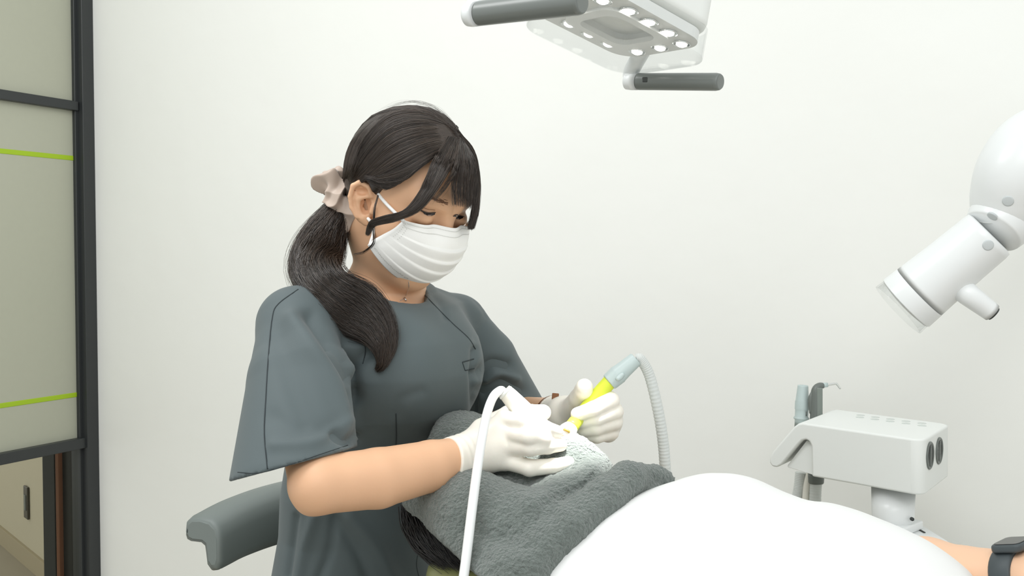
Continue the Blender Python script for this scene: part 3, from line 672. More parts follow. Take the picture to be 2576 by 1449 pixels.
for i in range(26):
    s_ = RNG.random(); a0 = np.array([1120 - 240 * s_, 290 + 150 * s_ ** 2 - 12]); pts = []
    for t_ in np.linspace(0, 1, 5): x = 1150 - (120 + 150 * s_) * t_; pts.append(shl((.01 - .05 * s_ * t_ , .06 - (.10 + .04 * s_) * t_, .10 + .03 * math.sin(t_ * 3)), .013 + .005 * math.sin(t_ * 3.1) * RNG.random()))
    fly.append(crom(pts, 20))
mk('cheek_wisp', *strands(W1, np.full(14, .0003)), M['hair'], hair)
mk('flyaway_hair', *strands(np.array(fly), np.full(26, .00009)), M['hair'], hair)['kind'] = 'stuff'
# ponytail
spx = [(868, 505, 1.335, 26, .016, 0), (835, 560, 1.33, 46, .024, 0), (805, 620, 1.315, 62, .030, 0), (793, 680, 1.285, 66, .030, 0), (822, 738, None, 62, .024, 1), (898, 778, None, 70, .020, 1), (948, 818, None, 56, .016, 1), (973, 866, None, 35, .011, 1), (962, 915, None, 12, .006, 1), (948, 930, None, 5, .003, 1)]
sp, wd_, th_ = [], [], []
for x, y, d, hw, th, o_ in spx:
    if d is None: d = hit(bvt, x, y, 1.25) - th * .8
    sp.append(P(x, y, d)); wd_.append(hw * d / FPX); th_.append(th)
for i in range(4, 8): sp[i] = sp[i] * .6 + (sp[i - 1] + sp[i + 1]) * .2
KS = 28; Sp = crom(sp, KS); W_ = np.clip(crom(np.stack([wd_, th_, th_], 1), KS), .002, 1); Tn = unit(np.gradient(Sp, axis=0)); Nc = unit(C0 - Sp); Nc = unit(Nc - Tn * (Nc * Tn).sum(1, keepdims=True)); Sd = np.cross(Tn, Nc)
def tail(n_, rmin, rmax, jit, seed):
    rg = np.random.default_rng(seed); ang = rg.random(n_) * 2 * math.pi; rad = np.sqrt(rmin ** 2 + (rmax ** 2 - rmin ** 2) * rg.random(n_)); t_ = np.linspace(0, 1, KS)[None]
    tw = rg.normal(size=(n_, 1)) * .5; a_ = ang[:, None] + tw * t_ + .25 * np.sin(t_ * 6 + rg.random((n_, 1)) * 6)
    u_ = np.cos(a_) * rad[:, None]; v_ = np.sin(a_) * rad[:, None]
    Lx = Sp[None] + Sd[None] * (u_ * W_[None, :, 0])[..., None] + Nc[None] * (v_ * W_[None, :, 1])[..., None]
    Lx += np.sin(t_ * 9 + rg.random((n_, 1)) * 6)[..., None] * rg.normal(size=(n_, 1, 3)) * jit * t_[..., None]
    cut = np.round(KS * (.72 + .28 * rg.random(n_) ** .5)).astype(int)
    for i in range(n_):       # strands end at different lengths
        Lx[i] = crom(Lx[i][:max(6, cut[i])], KS)
    return Lx
T1 = tail(3600, .45, 1.0, .0016, 21); T2 = tail(120, 1.0, 1.18, .004, 22)
core = tube(Sp[:-2], 1, 14)
cv = Sp[:-2, None] + Sd[:-2, None] * (np.cos(np.linspace(0, 2 * math.pi, 14, endpoint=False))[None, :] * W_[:-2, :1] * .78)[..., None] + Nc[:-2, None] * (np.sin(np.linspace(0, 2 * math.pi, 14, endpoint=False))[None, :] * W_[:-2, 1:2] * .78)[..., None]
V, F = join((cv.reshape(-1, 3), np.array(core[1][:-2])), strands(T1, np.full(3600, .00038)), strands(T2, np.full(120, .0002)))
mk('ponytail', V, F, M['hair'], hair)
# a strand looped along the shoulder
lp = [[on(bvt, x, y + k * 5, .008 + k * .001, 1.25) for x, y in [(762, 712), (800, 735), (850, 742), (905, 728), (940, 700)]] for k in range(2)]
mk('shoulder_lock', *strands(blend_guides(lp, 60, 20, .0016, 31), np.full(60, .0005)), M['hair'], hair)
# scrunchie
sc_c = P(862, 500, 1.338); sax = unit(np.array([-.80, .10, -.42])); sa = unit(np.cross(sax, [0, 1, 0])); sb_ = np.cross(sax, sa)
th = np.linspace(0, 2 * math.pi, 170, endpoint=False); ph = np.linspace(0, 2 * math.pi, 48, endpoint=False); th = np.linspace(0, 2 * math.pi, 300, endpoint=False); ph = np.linspace(0, 2 * math.pi, 80, endpoint=False); TH, PH = np.meshgrid(th, ph, indexing='ij')
ruf = .0100 * (1 - np.abs(np.sin(TH * 3.5 + .8 * np.sin(PH + 1) + .7 * np.sin(2 * PH + TH)))) ** 1.3 + .0060 * (1 - np.abs(np.sin(TH * 5.5 - PH + 1.2 * np.sin(TH * 2)))) - .004 + .0016 * np.sin(PH * 3 + TH * 9)
rr = .0138 + ruf * .85; R0 = .0205 + .004 * np.sin(TH * 3)
rad_ = R0 + rr * np.cos(PH); axo = rr * np.sin(PH) * 1.05 + .004 * np.sin(TH * 5)
G = sc_c + sa * (rad_ * np.cos(TH))[..., None] * 1.12 + sb_ * (rad_ * np.sin(TH))[..., None] + sax * axo[..., None]
a_, b_ = G.shape[:2]; F = [(i * b_ + j, ((i + 1) % a_) * b_ + j, ((i + 1) % a_) * b_ + (j + 1) % b_, i * b_ + (j + 1) % b_) for i in range(a_) for j in range(b_)]
mk('scrunchie', G.reshape(-1, 3), F, M['scrunch'], asst)
# necklace
nk = [on(bvb, x, y, .0008, 1.33) for x, y in [(1028, 708), (1028, 725), (1022, 742), (1014, 752), (1004, 757)]]
o = mk('necklace', *tube(nk, .00045, 6, 24), M['silver'], asst)
mk('pendant', *tube([on(bvb, 1018, 748, .0015, 1.33), on(bvb, 1021, 757, .002, 1.33)], [.0009, .0014], 6), M['silver'], o)
# brown strap on the left forearm
sc2 = P(1396, 1022, 1.41); fd = unit(LW - LE); f1 = unit(np.cross(fd, EZ)); f2 = np.cross(f1, fd)
ctr = LE + (LW - LE) * .86; ring = []
a_ = np.linspace(0, 2 * math.pi, 36, endpoint=False); rV = []
for ro, tt in ((.0275, -.006), (.029, -.005), (.029, .005), (.0275, .006), (.0262, .005), (.0262, -.005)):
    rV.append(ctr + fd * tt + f1 * (np.cos(a_) * ro)[:, None] + f2 * (np.sin(a_) * ro)[:, None])
rV = np.concatenate(rV); F = [(i * 36 + j, i * 36 + (j + 1) % 36, ((i + 1) % 6) * 36 + (j + 1) % 36, ((i + 1) % 6) * 36 + j) for i in range(6) for j in range(36)]
o = mk('wrist_strap', rV, F, M['strap'], asst, label='brown leather strap')
mk('strap_tail', *box(P(1395, 1020, 1.375), unit([.10, .2, 1]), unit([1, .1, -.1]), unit([0, 1, 0]), (.017, .0048, .0014), .001), M['strap'], o)

# ---- gloves
def cut_cuff(d, p, o_, n_): return smax(d, plane(p, o_, n_), .0015)
def Pm(*q): return [P(*x[:3]) for x in q], [x[3] for x in q]
def fing(p, q, k=.003): pts, r = Pm(*q); return chain(p, pts, r, k)
rh = dict(index=[(1268, 1058, 1.200, .0120), (1322, 1062, 1.172, .0105), (1370, 1078, 1.178, .0095), (1400, 1086, 1.192, .0080)],
          middle=[(1282, 1090, 1.188, .0120), (1332, 1098, 1.160, .0105), (1366, 1104, 1.172, .0095), (1382, 1100, 1.192, .0082)],
          ring=[(1282, 1124, 1.186, .0118), (1334, 1126, 1.164, .0102), (1378, 1122, 1.178, .0094), (1410, 1119, 1.194, .0082)],
          little=[(1268, 1156, 1.190, .0112), (1332, 1177, 1.172, .0100), (1392, 1173, 1.180, .0092), (1430, 1164, 1.190, .0080)],
          thumb=[(1215, 1085, 1.212, .017), (1280, 1046, 1.236, .0125), (1332, 1040, 1.238, .0110), (1366, 1038, 1.234, .0100)])
cuffo = P(1140, 1150, 1.175); cuffn = unit(RF2 - RW)
def gloveR(p):
    d = None
    for k in ('index', 'middle', 'ring', 'little'):
        a = P(*rh[k][0][:3]); e = rc(p, P(1190, 1140, 1.198) + (a - P(1190, 1140, 1.198)) * .15, a, .0195, .0132); d = e if d is None else smin(d, e, .010)
    d = smin(d, chain(p, [P(1110, 1166, 1.168), P(1170, 1150, 1.19), P(1200, 1135, 1.2)], [.0305, .0262, .027], .01), .014)
    f = None
    for k in rh: e = fing(p, rh[k]); d = smin(d, e, .003 if k != 'thumb' else .008)
    for i, (x, y, dd) in enumerate(((1150, 1150, 1.183), (1163, 1150, 1.188))):
        q = p - P(x, y, dd); al = q @ cuffn; d = d - .0012 * np.exp(-(al / .0022) ** 2)
    X, Y, D = TOPX(p)
    d = d - .0010 * np.sin((X * .55 + Y * .8) * .09 + 2 * np.sin(Y * .03)) * np.exp(-((X - 1225) / 60) ** 2)
    return cut_cuff(d, p, P(1128, 1155, 1.173), unit(cuffn + np.array([0, 0, .25])))
gV, gF = poly(gloveR, P(1280, 1120, 1.2) - .14, P(1280, 1120, 1.2) + .14, .0018)
mk('glove', gV, gF, M['glove'], asst)
lh = dict(index=[(1525, 1003, 1.335, .0135), (1536, 1008, 1.298, .0115), (1492, 1030, 1.280, .0102), (1453, 1042, 1.280, .0090)],
          middle=[(1541, 1033, 1.335, .013), (1546, 1036, 1.302, .0112), (1500, 1053, 1.286, .0100), (1466, 1062, 1.290, .0088)],
          ring=[(1541, 1062, 1.338, .0128), (1545, 1062, 1.306, .0108), (1500, 1076, 1.291, .0098), (1466, 1083, 1.296, .0084)],
          little=[(1530, 1088, 1.342, .0120), (1537, 1088, 1.312, .0100), (1502, 1098, 1.300, .0088), (1476, 1098, 1.304, .0076)],
          thumb=[(1440, 1030, 1.345, .017), (1458, 1002, 1.318, .0135), (1468, 982, 1.300, .0118), (1470, 973, 1.292, .0108)])
lcn = unit(LE - LW)
def gloveL(p):
    d = None
    for k in ('index', 'middle', 'ring', 'little'):
        a = P(*lh[k][0][:3]); e = rc(p, P(1440, 1046, 1.365), a, .018, .0135); d = e if d is None else smin(d, e, .010)
    d = smin(d, chain(p, [LW + lcn * .05, LW, P(1440, 1046, 1.365)], [.0295, .0255, .024], .01), .014)
    for k in lh: e = fing(p, lh[k]); d = smin(d, e, .0028 if k != 'thumb' else .008)
    q = (p - (LW + lcn * .03)) @ lcn; d = d - .0012 * np.exp(-(q / .0025) ** 2)
    return cut_cuff(d, p, LW + lcn * .036, lcn)
gV, gF = poly(gloveL, P(1480, 1040, 1.33) - .13, P(1480, 1040, 1.33) + .13, .0018)
mk('glove', gV, gF, M['glove'], asst)

# ================================================================== HANDPIECES
tp = [P(*q) for q in [(1268, 984, 1.212), (1280, 995, 1.212), (1325, 1043, 1.213), (1375, 1082, 1.214), (1396, 1096, 1.214)]]
t = thing('scaler_handpiece', tp[-1], 'white ultrasonic scaler handpiece held in the near gloved hand, with smooth white hose', 'dental tool')
mk('handle', *tube(tp, [.0085, .0105, .0128, .0095, .0045], 20, 30), M['cream'], t)
mk('collar', *tube([tp[0], tp[0] * .55 + tp[1] * .45], [.0092, .0105], 18), M['white2'], t)
mk('button', *tube([P(1310, 1036, 1.199), P(1322, 1048, 1.1995)], [.0022, .0028], 8), M['white'], t)
mk('tip', *tube([P(1396, 1096, 1.214), P(1402, 1098, 1.214), P(1404, 1106, 1.214), P(1403, 1114, 1.214)], [.002, .0013, .001, .0006], 8, 14), M['chrome'], t)
hp = [(1268, 984, 1.212), (1258, 982, 1.208), (1240, 1000, 1.19), (1224, 1045, 1.165), (1208, 1130, 1.13), (1190, 1260, 1.10), (1168, 1440, 1.07), (1140, 1640, 1.05)]
hpts = [P(*q) for q in hp]; hpts += [np.array([hpts[-1][0] + .0, hpts[-1][1], .55]), np.array([hpts[-1][0] + .10, hpts[-1][1] + .05, .30]), np.array([hpts[-1][0] + .35, hpts[-1][1] + .2, .18])]
mk('hose', *tube(hpts, [.0045, .0052] + [.0054] * (len(hpts) - 2), 14, 90), M['hosew'], t)

wp = [P(*q) for q in [(1600, 903, 1.300), (1532, 962, 1.300)]]
t = thing('suction_wand', P(1425, 1100, 1.26), 'lime yellow suction tip in the far gloved hand, with bluish grey coupling and ribbed hose', 'dental tool')
ax = unit(wp[1] - wp[0]); Lw = np.linalg.norm(wp[1] - wp[0])
cp = mk('coupling', *lathe(wp[0], wp[1], [(0, .0085), (.001, .0098), (Lw * .45, .0112), (Lw * .62, .0122), (Lw * .66, .0128), (Lw * .7, .0126), (Lw * .96, .0118), (Lw, .0108)], 28), M['bluegrey'], t)
kn = wp[0] + ax * Lw * .62 - FWD * .0115 - UPV * .003
mk('valve_lever', *tube([kn - ax * .006 - FWD * .001, kn, kn + ax * .006 - FWD * .003], [.0025, .0042, .0028], 10, 10), M['bluegrey'], cp)
st = [P(*q) for q in [(1536, 958, 1.300), (1500, 998, 1.300), (1460, 1046, 1.290), (1436, 1076, 1.268)]]
mk('suction_tube', *tube(st, [.0098, .0096, .009, .009], 20, 24), M['lime'], t)
hd = [P(*q) for q in [(1437, 1074, 1.267), (1428, 1086, 1.262), (1420, 1100, 1.258), (1414, 1108, 1.256)]]
hdx = mk('suction_hood', *tube(hd, [.0092, .0125, .0148, .0100], 22, 16), M['cream'], t)
mk('opening', *tube([P(1424, 1086, 1.2475), P(1427, 1081, 1.2490)], [.0050, .0046], 16), mat('lumen', (222, 190, 90), .5), hdx)
sh_ = [P(*q) for q in [(1600, 903, 1.300), (1612, 905, 1.30), (1634, 945, 1.305), (1655, 1030, 1.31), (1668, 1110, 1.315), (1674, 1190, 1.32), (1678, 1300, 1.34), (1690, 1420, 1.37)]]
hp2 = crom(sh_, 260); rr_ = .0072 - .00055 * (np.arange(260) % 4 == 0) + np.interp(np.arange(260), [0, 60, 259], [-.0006, 0, .0006])
mk('ribbed_hose', *tube(hp2, rr_, 16), M['hoseg'], t)

# ================================================================== PATIENT
bd = wall_dir; bn = np.array([-bd[1], bd[0], 0.0]);  bn = bn if bn[1] > 0 else -bn      # body axis (head to feet), across (away from camera)
MO = P(1402, 1108, 1.245)
pF = unit(np.array([0, 0, 1.0]) - bd * .05); pU = -unit(bd + EZ * .05 * 1); pU = unit(pU - pF * (pU @ pF)); pL = np.cross(pU, pF) * -1
PO = MO - pF * .104 + pU * .058
PR = np.stack([pL, pF, pU])
def p2l(p): return (p - PO) @ PR.T
def pl2w(q): return PO + np.asarray(q, float) @ PR
def onaxis(px, d_dflt=None):            # point on the patient's long axis seen at pixel column px
    m = np.array([MO[0], MO[1]]); s_ = (px - 1288) / FPX
    tt = (s_ * m[1] - m[0]) / (bd[0] - s_ * bd[1]); return m + tt * bd[:2], tt
def patient_sdf(p):
    q = p2l(p); d = head_sdf(q)
    d = smax(d, -ell(q, (0, .098, -.054), (.014, .014, .008)), .004)
    nk = PO - pU * .10 - pF * .015; ch = nk - pU * .11 - EZ * .055
    d = smin(d, rc(p, PO - pU * .05 - pF * .02, nk, .048, .05), .03)
    d = smin(d, ell(p, ch - pU * .10, (.20, .14, .070), np.stack([pU, bn, EZ])), .04)
    d = smin(d, ell(p, ch - pU * .33 - EZ * .05, (.17, .13, .06), np.stack([pU, bn, EZ])), .05)
    for s_ in (-1, 1):
        d = smin(d, chain(p, [ch - pU * .5 + bn * .08 * s_ - EZ * .08, ch - pU * .9 + bn * .09 * s_ - EZ * .09, ch - pU * 1.25 + bn * .08 * s_ - EZ * .10], [.065, .05, .04], .01), .05)
    d = smin(d, chain(p, [ch - pU * .04 - bn * .12 - EZ * .03, ch - pU * .3 - bn * .15 - EZ * .09, ch - pU * .5 - bn * .14 - EZ * .09], [.045, .036, .028], .01), .03)
    d = smin(d, chain(p, [ch - pU * .04 + bn * .12 - EZ * .03, P(2180, 1440, 1.18), P(2330, 1440, 1.15)], [.05, .042, .038], .01), .03)
    d = smin(d, chain(p, [P(2330, 1440, 1.15), P(2430, 1455, 1.11), P(2535, 1452, 1.07), P(2620, 1452, 1.04)], [.038, .035, .029, .026], .01), .012)
    d = smin(d, ell(p, P(2680, 1460, 1.02), (.045, .03, .02)), .02)
    return d
pV, pFc = poly(patient_sdf, (-.2, .35, .60), (1.45, 1.55, 1.04), .0055)
pat = thing('person', (PO[0], PO[1], .6), 'patient lying back under a white sheet with a grey towel over the face', 'person')
pbody = mk('body', pV, pFc, M['skin2'], pat)
mk('mouth', *poly(lambda p: ell(p2l(p), (0, .093, -.054), (.016, .006, .010)), MO - .04, MO + .03, .002), M['lip'], pat)
def phair_sdf(p):
    q = p2l(p); d = ell(q, HC + np.array([0, -.01, .006]), HRAD + .012); d = smax(d, (q[:, 1] - .045 - .5 * q[:, 2]), .01); return smax(d, -(q[:, 2] - .0), .01)
hV, hFc = poly(phair_sdf, PO - .2, PO + .2, .006)
ph_ = mk('hair', hV, hFc, M['hair2'], pat)
pg = [[P(1012, 1272, 1.23), P(1018, 1330, 1.215), P(1050, 1385, 1.20), P(1105, 1415, 1.19)], [P(1040, 1275, 1.215), P(1060, 1330, 1.195), P(1095, 1380, 1.185), P(1140, 1418, 1.18)], [P(1090, 1300, 1.2), P(1110, 1350, 1.185), P(1140, 1395, 1.175), P(1180, 1425, 1.17)]]
pb = blend_guides(pg, 420, 16, .004, 41)
mk('loose_hair', *strands(pb, np.full(420, .0008)), M['hair2'], ph_)
wc = P(2550, 1428, 1.062); wax = unit(P(2620, 1452, 1.04) - P(2535, 1452, 1.07))
wt = mk('wrist_watch', *lathe(P(2535, 1452, 1.07) - wax * .003, P(2620, 1452, 1.04), [(0, .0285), (0, .0312), (.002, .0325), (.022, .0325), (.024, .031), (.024, .0285)], 36), M['watch'], pat)
wup = unit(EZ - wax * (EZ @ wax) - FWD * .15)
mk('watch_case', *prism(rrect(.017, .019, .007), P(2535, 1452, 1.07) + wax * .012 + wup * .030, wax, np.cross(wup, wax), wup, .009, .003), M['watch'], wt)
mk('watch_screen', *prism(rrect(.0145, .0165, .006), P(2535, 1452, 1.07) + wax * .012 + wup * .0388, wax, np.cross(wup, wax), wup, .0008, .0003), M['watchg'], wt)

# ================================================================== TOWEL
cutA = (P(1008, 1268, 1.2), P(1185, 1432, 1.16)); cutB = (P(1006, 1270, 1.2), P(1082, 1092, 1.3))
def cutn(a, toward): 
    n_ = unit(np.cross(a[1] - a[0], (a[0] + a[1]) / 2 - C0)); return n_ if n_ @ (toward - a[0]) > 0 else -n_
nA = cutn(cutA, P(1000, 1420, 1.2)); nB = cutn(cutB, P(1000, 1100, 1.2))
def towel_sdf(p):
    q = p2l(p)
    d = ell(q, (0, .005, .03), (.096, .098, .118))
    d = smin(d, ell(q, (0, .03, -.04), (.082, .085, .085)), .03)
    d = smin(d, ell(p, P(1160, 1110, 1.315), (.055, .05, .04)), .03)
    d = smin(d, rc(p, P(1438, 1165, 1.225), P(1470, 1200, 1.22), .030, .034), .03)
    d = smin(d, rc(p, P(1020, 1276, 1.205), P(1180, 1262, 1.165), .010, .030), .03)
    d = smin(d, rc(p, P(1180, 1300, 1.16), P(1330, 1330, 1.13), .05, .045), .03)
    d = smin(d, rc(p, P(1190, 1400, 1.14), P(1300, 1450, 1.10), .045, .05), .03)
    d = smin(d, rc(p, P(1420, 1270, 1.165), P(1480, 1235, 1.18), .035, .03), .02)
    roll = chain(p, [P(1230, 1500, 1.075), P(1320, 1415, 1.085), P(1430, 1322, 1.105), P(1520, 1255, 1.13), P(1580, 1208, 1.155)], [.032, .030, .028, .026, .021], .004)
    d = smin(d, roll, .014)
    d = smin(d, chain(p, [P(1580, 1205, 1.155), P(1612, 1192, 1.18), P(1650, 1196, 1.195), P(1668, 1208, 1.20)], [.021, .0125, .012, .0135], .004), .006)
    d = smin(d, rc(p, P(1600, 1240, 1.17), P(1640, 1250, 1.18), .018, .016), .008)
    d = smax(d, -ell(q, (0, .112, -.056), (.030, .05, .020)), .008)
    d = smax(d, plane(p, cutA[0], nA), .004); d = smax(d, plane(p, cutB[0], nB), .006)
    X, Y, D = TOPX(p)
    gr = segdist(X, Y, [(1300, 1345), (1400, 1290), (1500, 1225)]); d = d + .004 * np.exp(-(gr / 34) ** 2)
    gr = segdist(X, Y, [(1180, 1330), (1280, 1370), (1330, 1375)]); d = d + .004 * np.exp(-(gr / 25) ** 2)
    gr = segdist(X, Y, [(1330, 1260), (1430, 1215), (1480, 1180)]); d = d - .003 * np.exp(-(gr / 25) ** 2)
    return d
def towel_full(p):
    d = towel_sdf(p); inner = head_sdf(p2l(p)) - .004
    d = smax(d, -inner, .003)
    return d + .0010 * vnoise(p, 260, 1) + .0007 * vnoise(p, 520, 2)
tw = PO + np.array([.02, -.05, 0]); wV, wF = poly(towel_full, (-.16, .96, .62), (.24, 1.42, 1.06), .0028, proj=1)
towel = mk('towel', wV, wF, M['towel'], None); tag(towel, 'grey fleece towel draped over the face of the patient', 'towel')

# ================================================================== SHEET
sil = [(1560, 1285), (1640, 1236), (1700, 1204), (1760, 1189), (1830, 1190), (1880, 1202), (1950, 1236), (2020, 1262), (2080, 1266), (2150, 1286), (2250, 1326), (2330, 1364), (2400, 1412), (2460, 1465)]
ts, zt = [], []
for x, y in sil:
    a_, tt = onaxis(x); d_ = float((np.array([a_[0], a_[1], CAMZ]) - C0) @ FWD); q = P(x, y, d_); ts.append(tt); zt.append(q[2] - .008)
ts, zt = np.array(ts), np.array(zt); tt0 = ts[1] - .004
TT = np.concatenate([np.linspace(tt0, ts[-1], 110), np.linspace(ts[-1], ts[-1] + .55, 40)[1:]])
ZT = np.interp(TT, ts, zt); ZT = np.where(TT > ts[-1], zt[-1] - .06 * (1 - np.exp(-(TT - ts[-1]) / .1)), ZT)
ker = np.ones(7) / 7; ZT = np.convolve(np.pad(ZT, 3, mode='edge'), ker, 'valid')
AW = np.linspace(-1.25, 1.35, 90); G = np.zeros((len(TT), len(AW), 3))
for i, (tt, zz) in enumerate(zip(TT, ZT)):
    a_ = np.array([MO[0], MO[1], 0]) + bd * tt
    ang = AW * 1.25; wdt = np.where(AW > 0, .235, .19); off_ = np.sin(np.clip(ang, -1.57, 1.57)) * wdt
    dz = (1 - np.cos(np.clip(ang, -1.57, 1.57))) ** 1.0 * .24 + np.clip(np.abs(ang) - 1.57, 0, 9) * .35
    sh2 = -np.clip(AW, 0, 2) * .16 * np.exp(-(tt - tt0) / .16) - np.clip(-AW, 0, 2) * .0
    fade = np.clip((tt - tt0) / .05, 0, 1); wr = .004 * np.sin(tt * 34 + AW * 5 + 1.5 * np.sin(AW * 3)) * np.clip(np.abs(AW) - .15, 0, 1) + .003 * np.sin(tt * 60 - AW * 9) * np.clip(np.abs(AW) - .3, 0, 1)
    G[i] = a_ - bn * off_[:, None] + bd * sh2[:, None] + EZ * (zz - dz + wr)[:, None]
V, F = patch(G); sheet = mk('sheet', V, F, M['sheet'], None); tag(sheet, 'smooth white sheet covering the reclined body of the patient', 'sheet')
sm = sheet.modifiers.new('thickness', 'SOLIDIFY'); sm.thickness = .003; sm.offset = 1
F = None

# ================================================================== DENTAL CHAIR
cb = np.array([MO[0], MO[1], 0]) + bd * .75; top = .62
t = thing('dental_chair', cb, 'reclined dental chair with olive vinyl headrest and white shell under the patient', 'chair')
hr = PO - pF * .115
R3 = np.stack([bd, bn, EZ])
hc_ = P(1205, 1450, 1.185)
mk('headrest_cushion', *prism(rrect(.12, .105, .04), np.array([hc_[0] + .075, hc_[1] + .055, hc_[2] - .035]), bd, bn, EZ, .045, .018), M['vinyl'], t)
mk('headrest_shell', *prism(rrect(.122, .108, .04), np.array([hc_[0] + .075, hc_[1] + .055, hc_[2] - .075]), bd, bn, EZ, .038, .012), M['white'], t)
bkc = np.array([MO[0], MO[1], 0]) + bd * .42
mk('backrest', *prism(rrect(.27, .19, .07), bkc + EZ * .60, bd, bn, EZ, .07, .025), M['vinyl'], t)
mk('backrest_shell', *prism(rrect(.265, .185, .07), bkc + EZ * .545, bd, bn, EZ, .05, .015), M['white'], t)
mk('seat', *prism(rrect(.36, .20, .07), bkc + bd * .66 + EZ * .56, bd, bn, EZ, .08, .025), M['vinyl'], t)
mk('column', *lathe(bkc + bd * .5 + EZ * .08, bkc + bd * .5 + EZ * .6, [(0, .13), (.2, .11), (.5, .11)], 28), M['white'], t)
mk('base', *prism(rrect(.40, .22, .1), bkc + bd * .45, bd, bn, EZ, .08, .02), M['white'], t)

# ================================================================== OPERATING LIGHT
A_, B_, C_, D_ = P(1285, 60, 1.12), P(1545, 12, 1.02), P(1800, 156, 1.12), P(1555, 186, 1.24)
lc = (A_ + B_ + C_ + D_) / 4; lu = unit((D_ - A_) + (C_ - B_)); lv = (B_ - A_) + (C_ - D_); lv = unit(lv - lu * (lv @ lu)); ln_ = np.cross(lu, lv); ln_ = ln_ if ln_[2] > 0 else -ln_
hu = np.linalg.norm(D_ - A_) / 2; hv = np.linalg.norm(B_ - A_) / 2
t = thing('operating_light', lc + ln_ * .02, 'white overhead dental operating light with lit diodes under a clear cover and two grey grips', 'lamp')
mk('housing', *prism(rrect(hu * .98, hv * .98, .035), lc + ln_ * .030, lu, lv, ln_, .085, .012), M['white2'], t)
# ring plate around a deep centre window
def ringprism(ho, hi, ro, ri, z0, z1):
    o_ = rrect(ho[0], ho[1], ro, 8); i_ = rrect(hi[0], hi[1], ri, 8); n_ = len(o_); V = []
    for z in (z0, z1):
        for lst in (o_, i_): V += [lc + lu * x + lv * y + ln_ * z for x, y in lst]
    F = []
    for j in range(n_):
        k_ = (j + 1) % n_; F += [(j, k_, n_ + k_, n_ + j), (2 * n_ + j, 3 * n_ + j, 3 * n_ + k_, 2 * n_ + k_), (j, 2 * n_ + j, 2 * n_ + k_, k_), (n_ + j, n_ + k_, 3 * n_ + k_, 3 * n_ + j)]
    return np.array(V), F
mk('reflector_frame', *ringprism((hu * .9, hv * .9), (hu * .50, hv * .50), .03, .018, .018, .030), M['plate'], t, False)
mk('bezel', *ringprism((hu * .58, hv * .58), (hu * .42, hv * .42), .02, .016, .014, .020), M['plate'], t, False)
V1 = ringprism((hu * 1.0, hv * 1.0), (hu * .985, hv * .985), .036, .035, .0, .034)
V2 = prism(rrect(hu * .99, hv * .99, .035, 8), lc - ln_ * .0012, lu, lv, ln_, .0012, 0)
mk('cover_rim', *V1, M['acryl'], t, False); mk('cover_plate', *V2, M['acryl'], t, False)
for a_, b_ in [(-.72, -.62), (-.36, -.62), (0, -.62), (.36, -.62), (.72, -.4), (.72, .1), (.72, .55), (.36, .66), (0, .66), (-.36, .66), (-.72, .55), (-.72, .0)]:
    c_ = lc + lu * hu * a_ + lv * hv * b_ + ln_ * .018
    r_ = mk('reflector', *lathe(c_, c_ - ln_, [(-.002, .008), (.002, .0105), (.002, .0085), (.0005, .005)], 20), M['chrome'], t)
    mk('led', *lathe(c_, c_ - ln_, [(0, .0065), (.0025, .0065), (.004, .004)], 16), M['led'], r_)
def grip(pb, pe, r, white_len, name, brk):
    ax = unit(pe - pb); Lg = np.linalg.norm(pe - pb)
    g = mk('handle', *lathe(pb + ax * white_len, pe, [(0, r * .96), (.002, r), (Lg - white_len - .006, r), (Lg - white_len - .002, r * .93), (Lg - white_len, r * .8)], 30), M['dgrey2'], t)
    mk('handle_mount', *lathe(pb, pe, [(0, r * .5), (.003, r * .95), (white_len * .5, r * 1.02), (white_len, r * 1.0)], 30), M['white'], g)
    return g
g1 = grip(P(1172, 38, 1.075), P(1466, 4, .985), .0130, .018, 'a', None)
g2 = grip(P(1572, 205, 1.25), P(1813, 206, 1.165), .0105, .020, 'b', None)
mk('mount_arm', *tube([P(1585, 200, 1.245), P(1590, 175, 1.243), lc + lu * hu * .95 - lv * hv * .5 + ln_ * .035], [.009, .010, .010], 14, 12), M['white'], g2)
mk('mount_arm', *tube([P(1190, 34, 1.07), P(1215, 0, 1.075), lc - lu * hu * .9 - lv * hv * .5 + ln_ * .045], [.010, .010, .010], 14, 12), M['white'], g1)
mk('button', *box(P(1622, 201, 1.2205), unit(P(1813, 206, 1.165) - P(1572, 205, 1.25)), UPV, FWD, (.004, .0036, .002), .0015), M['slot'], g2)
ja = lc + ln_ * .11 + lv * .02
mk('arm', *tube([ja, ja + EZ * .12 + EX * .05, ja + EZ * .45 + EX * .25 + EY * .1, ja + EZ * .6 + EX * .6 + EY * .25], [.03, .024, .022, .022], 18, 24), M['white'], t)
sl = bpy.data.lights.new('operating_light_beam', 'SPOT'); sl.energy = 62; sl.spot_size = math.radians(16); sl.spot_blend = .4; sl.shadow_soft_size = .035; sl.color = (1, .985, .95)
so = bpy.data.objects.new('operating_light_beam', sl); COL.objects.link(so); so.location = tuple(lc - ln_ * .006); tgt = P(1432, 1140, 1.23)
so.rotation_euler = (Vector(tgt) - so.location).to_track_quat('-Z', 'Y').to_euler(); so.scale = (1.25, .8, 1)

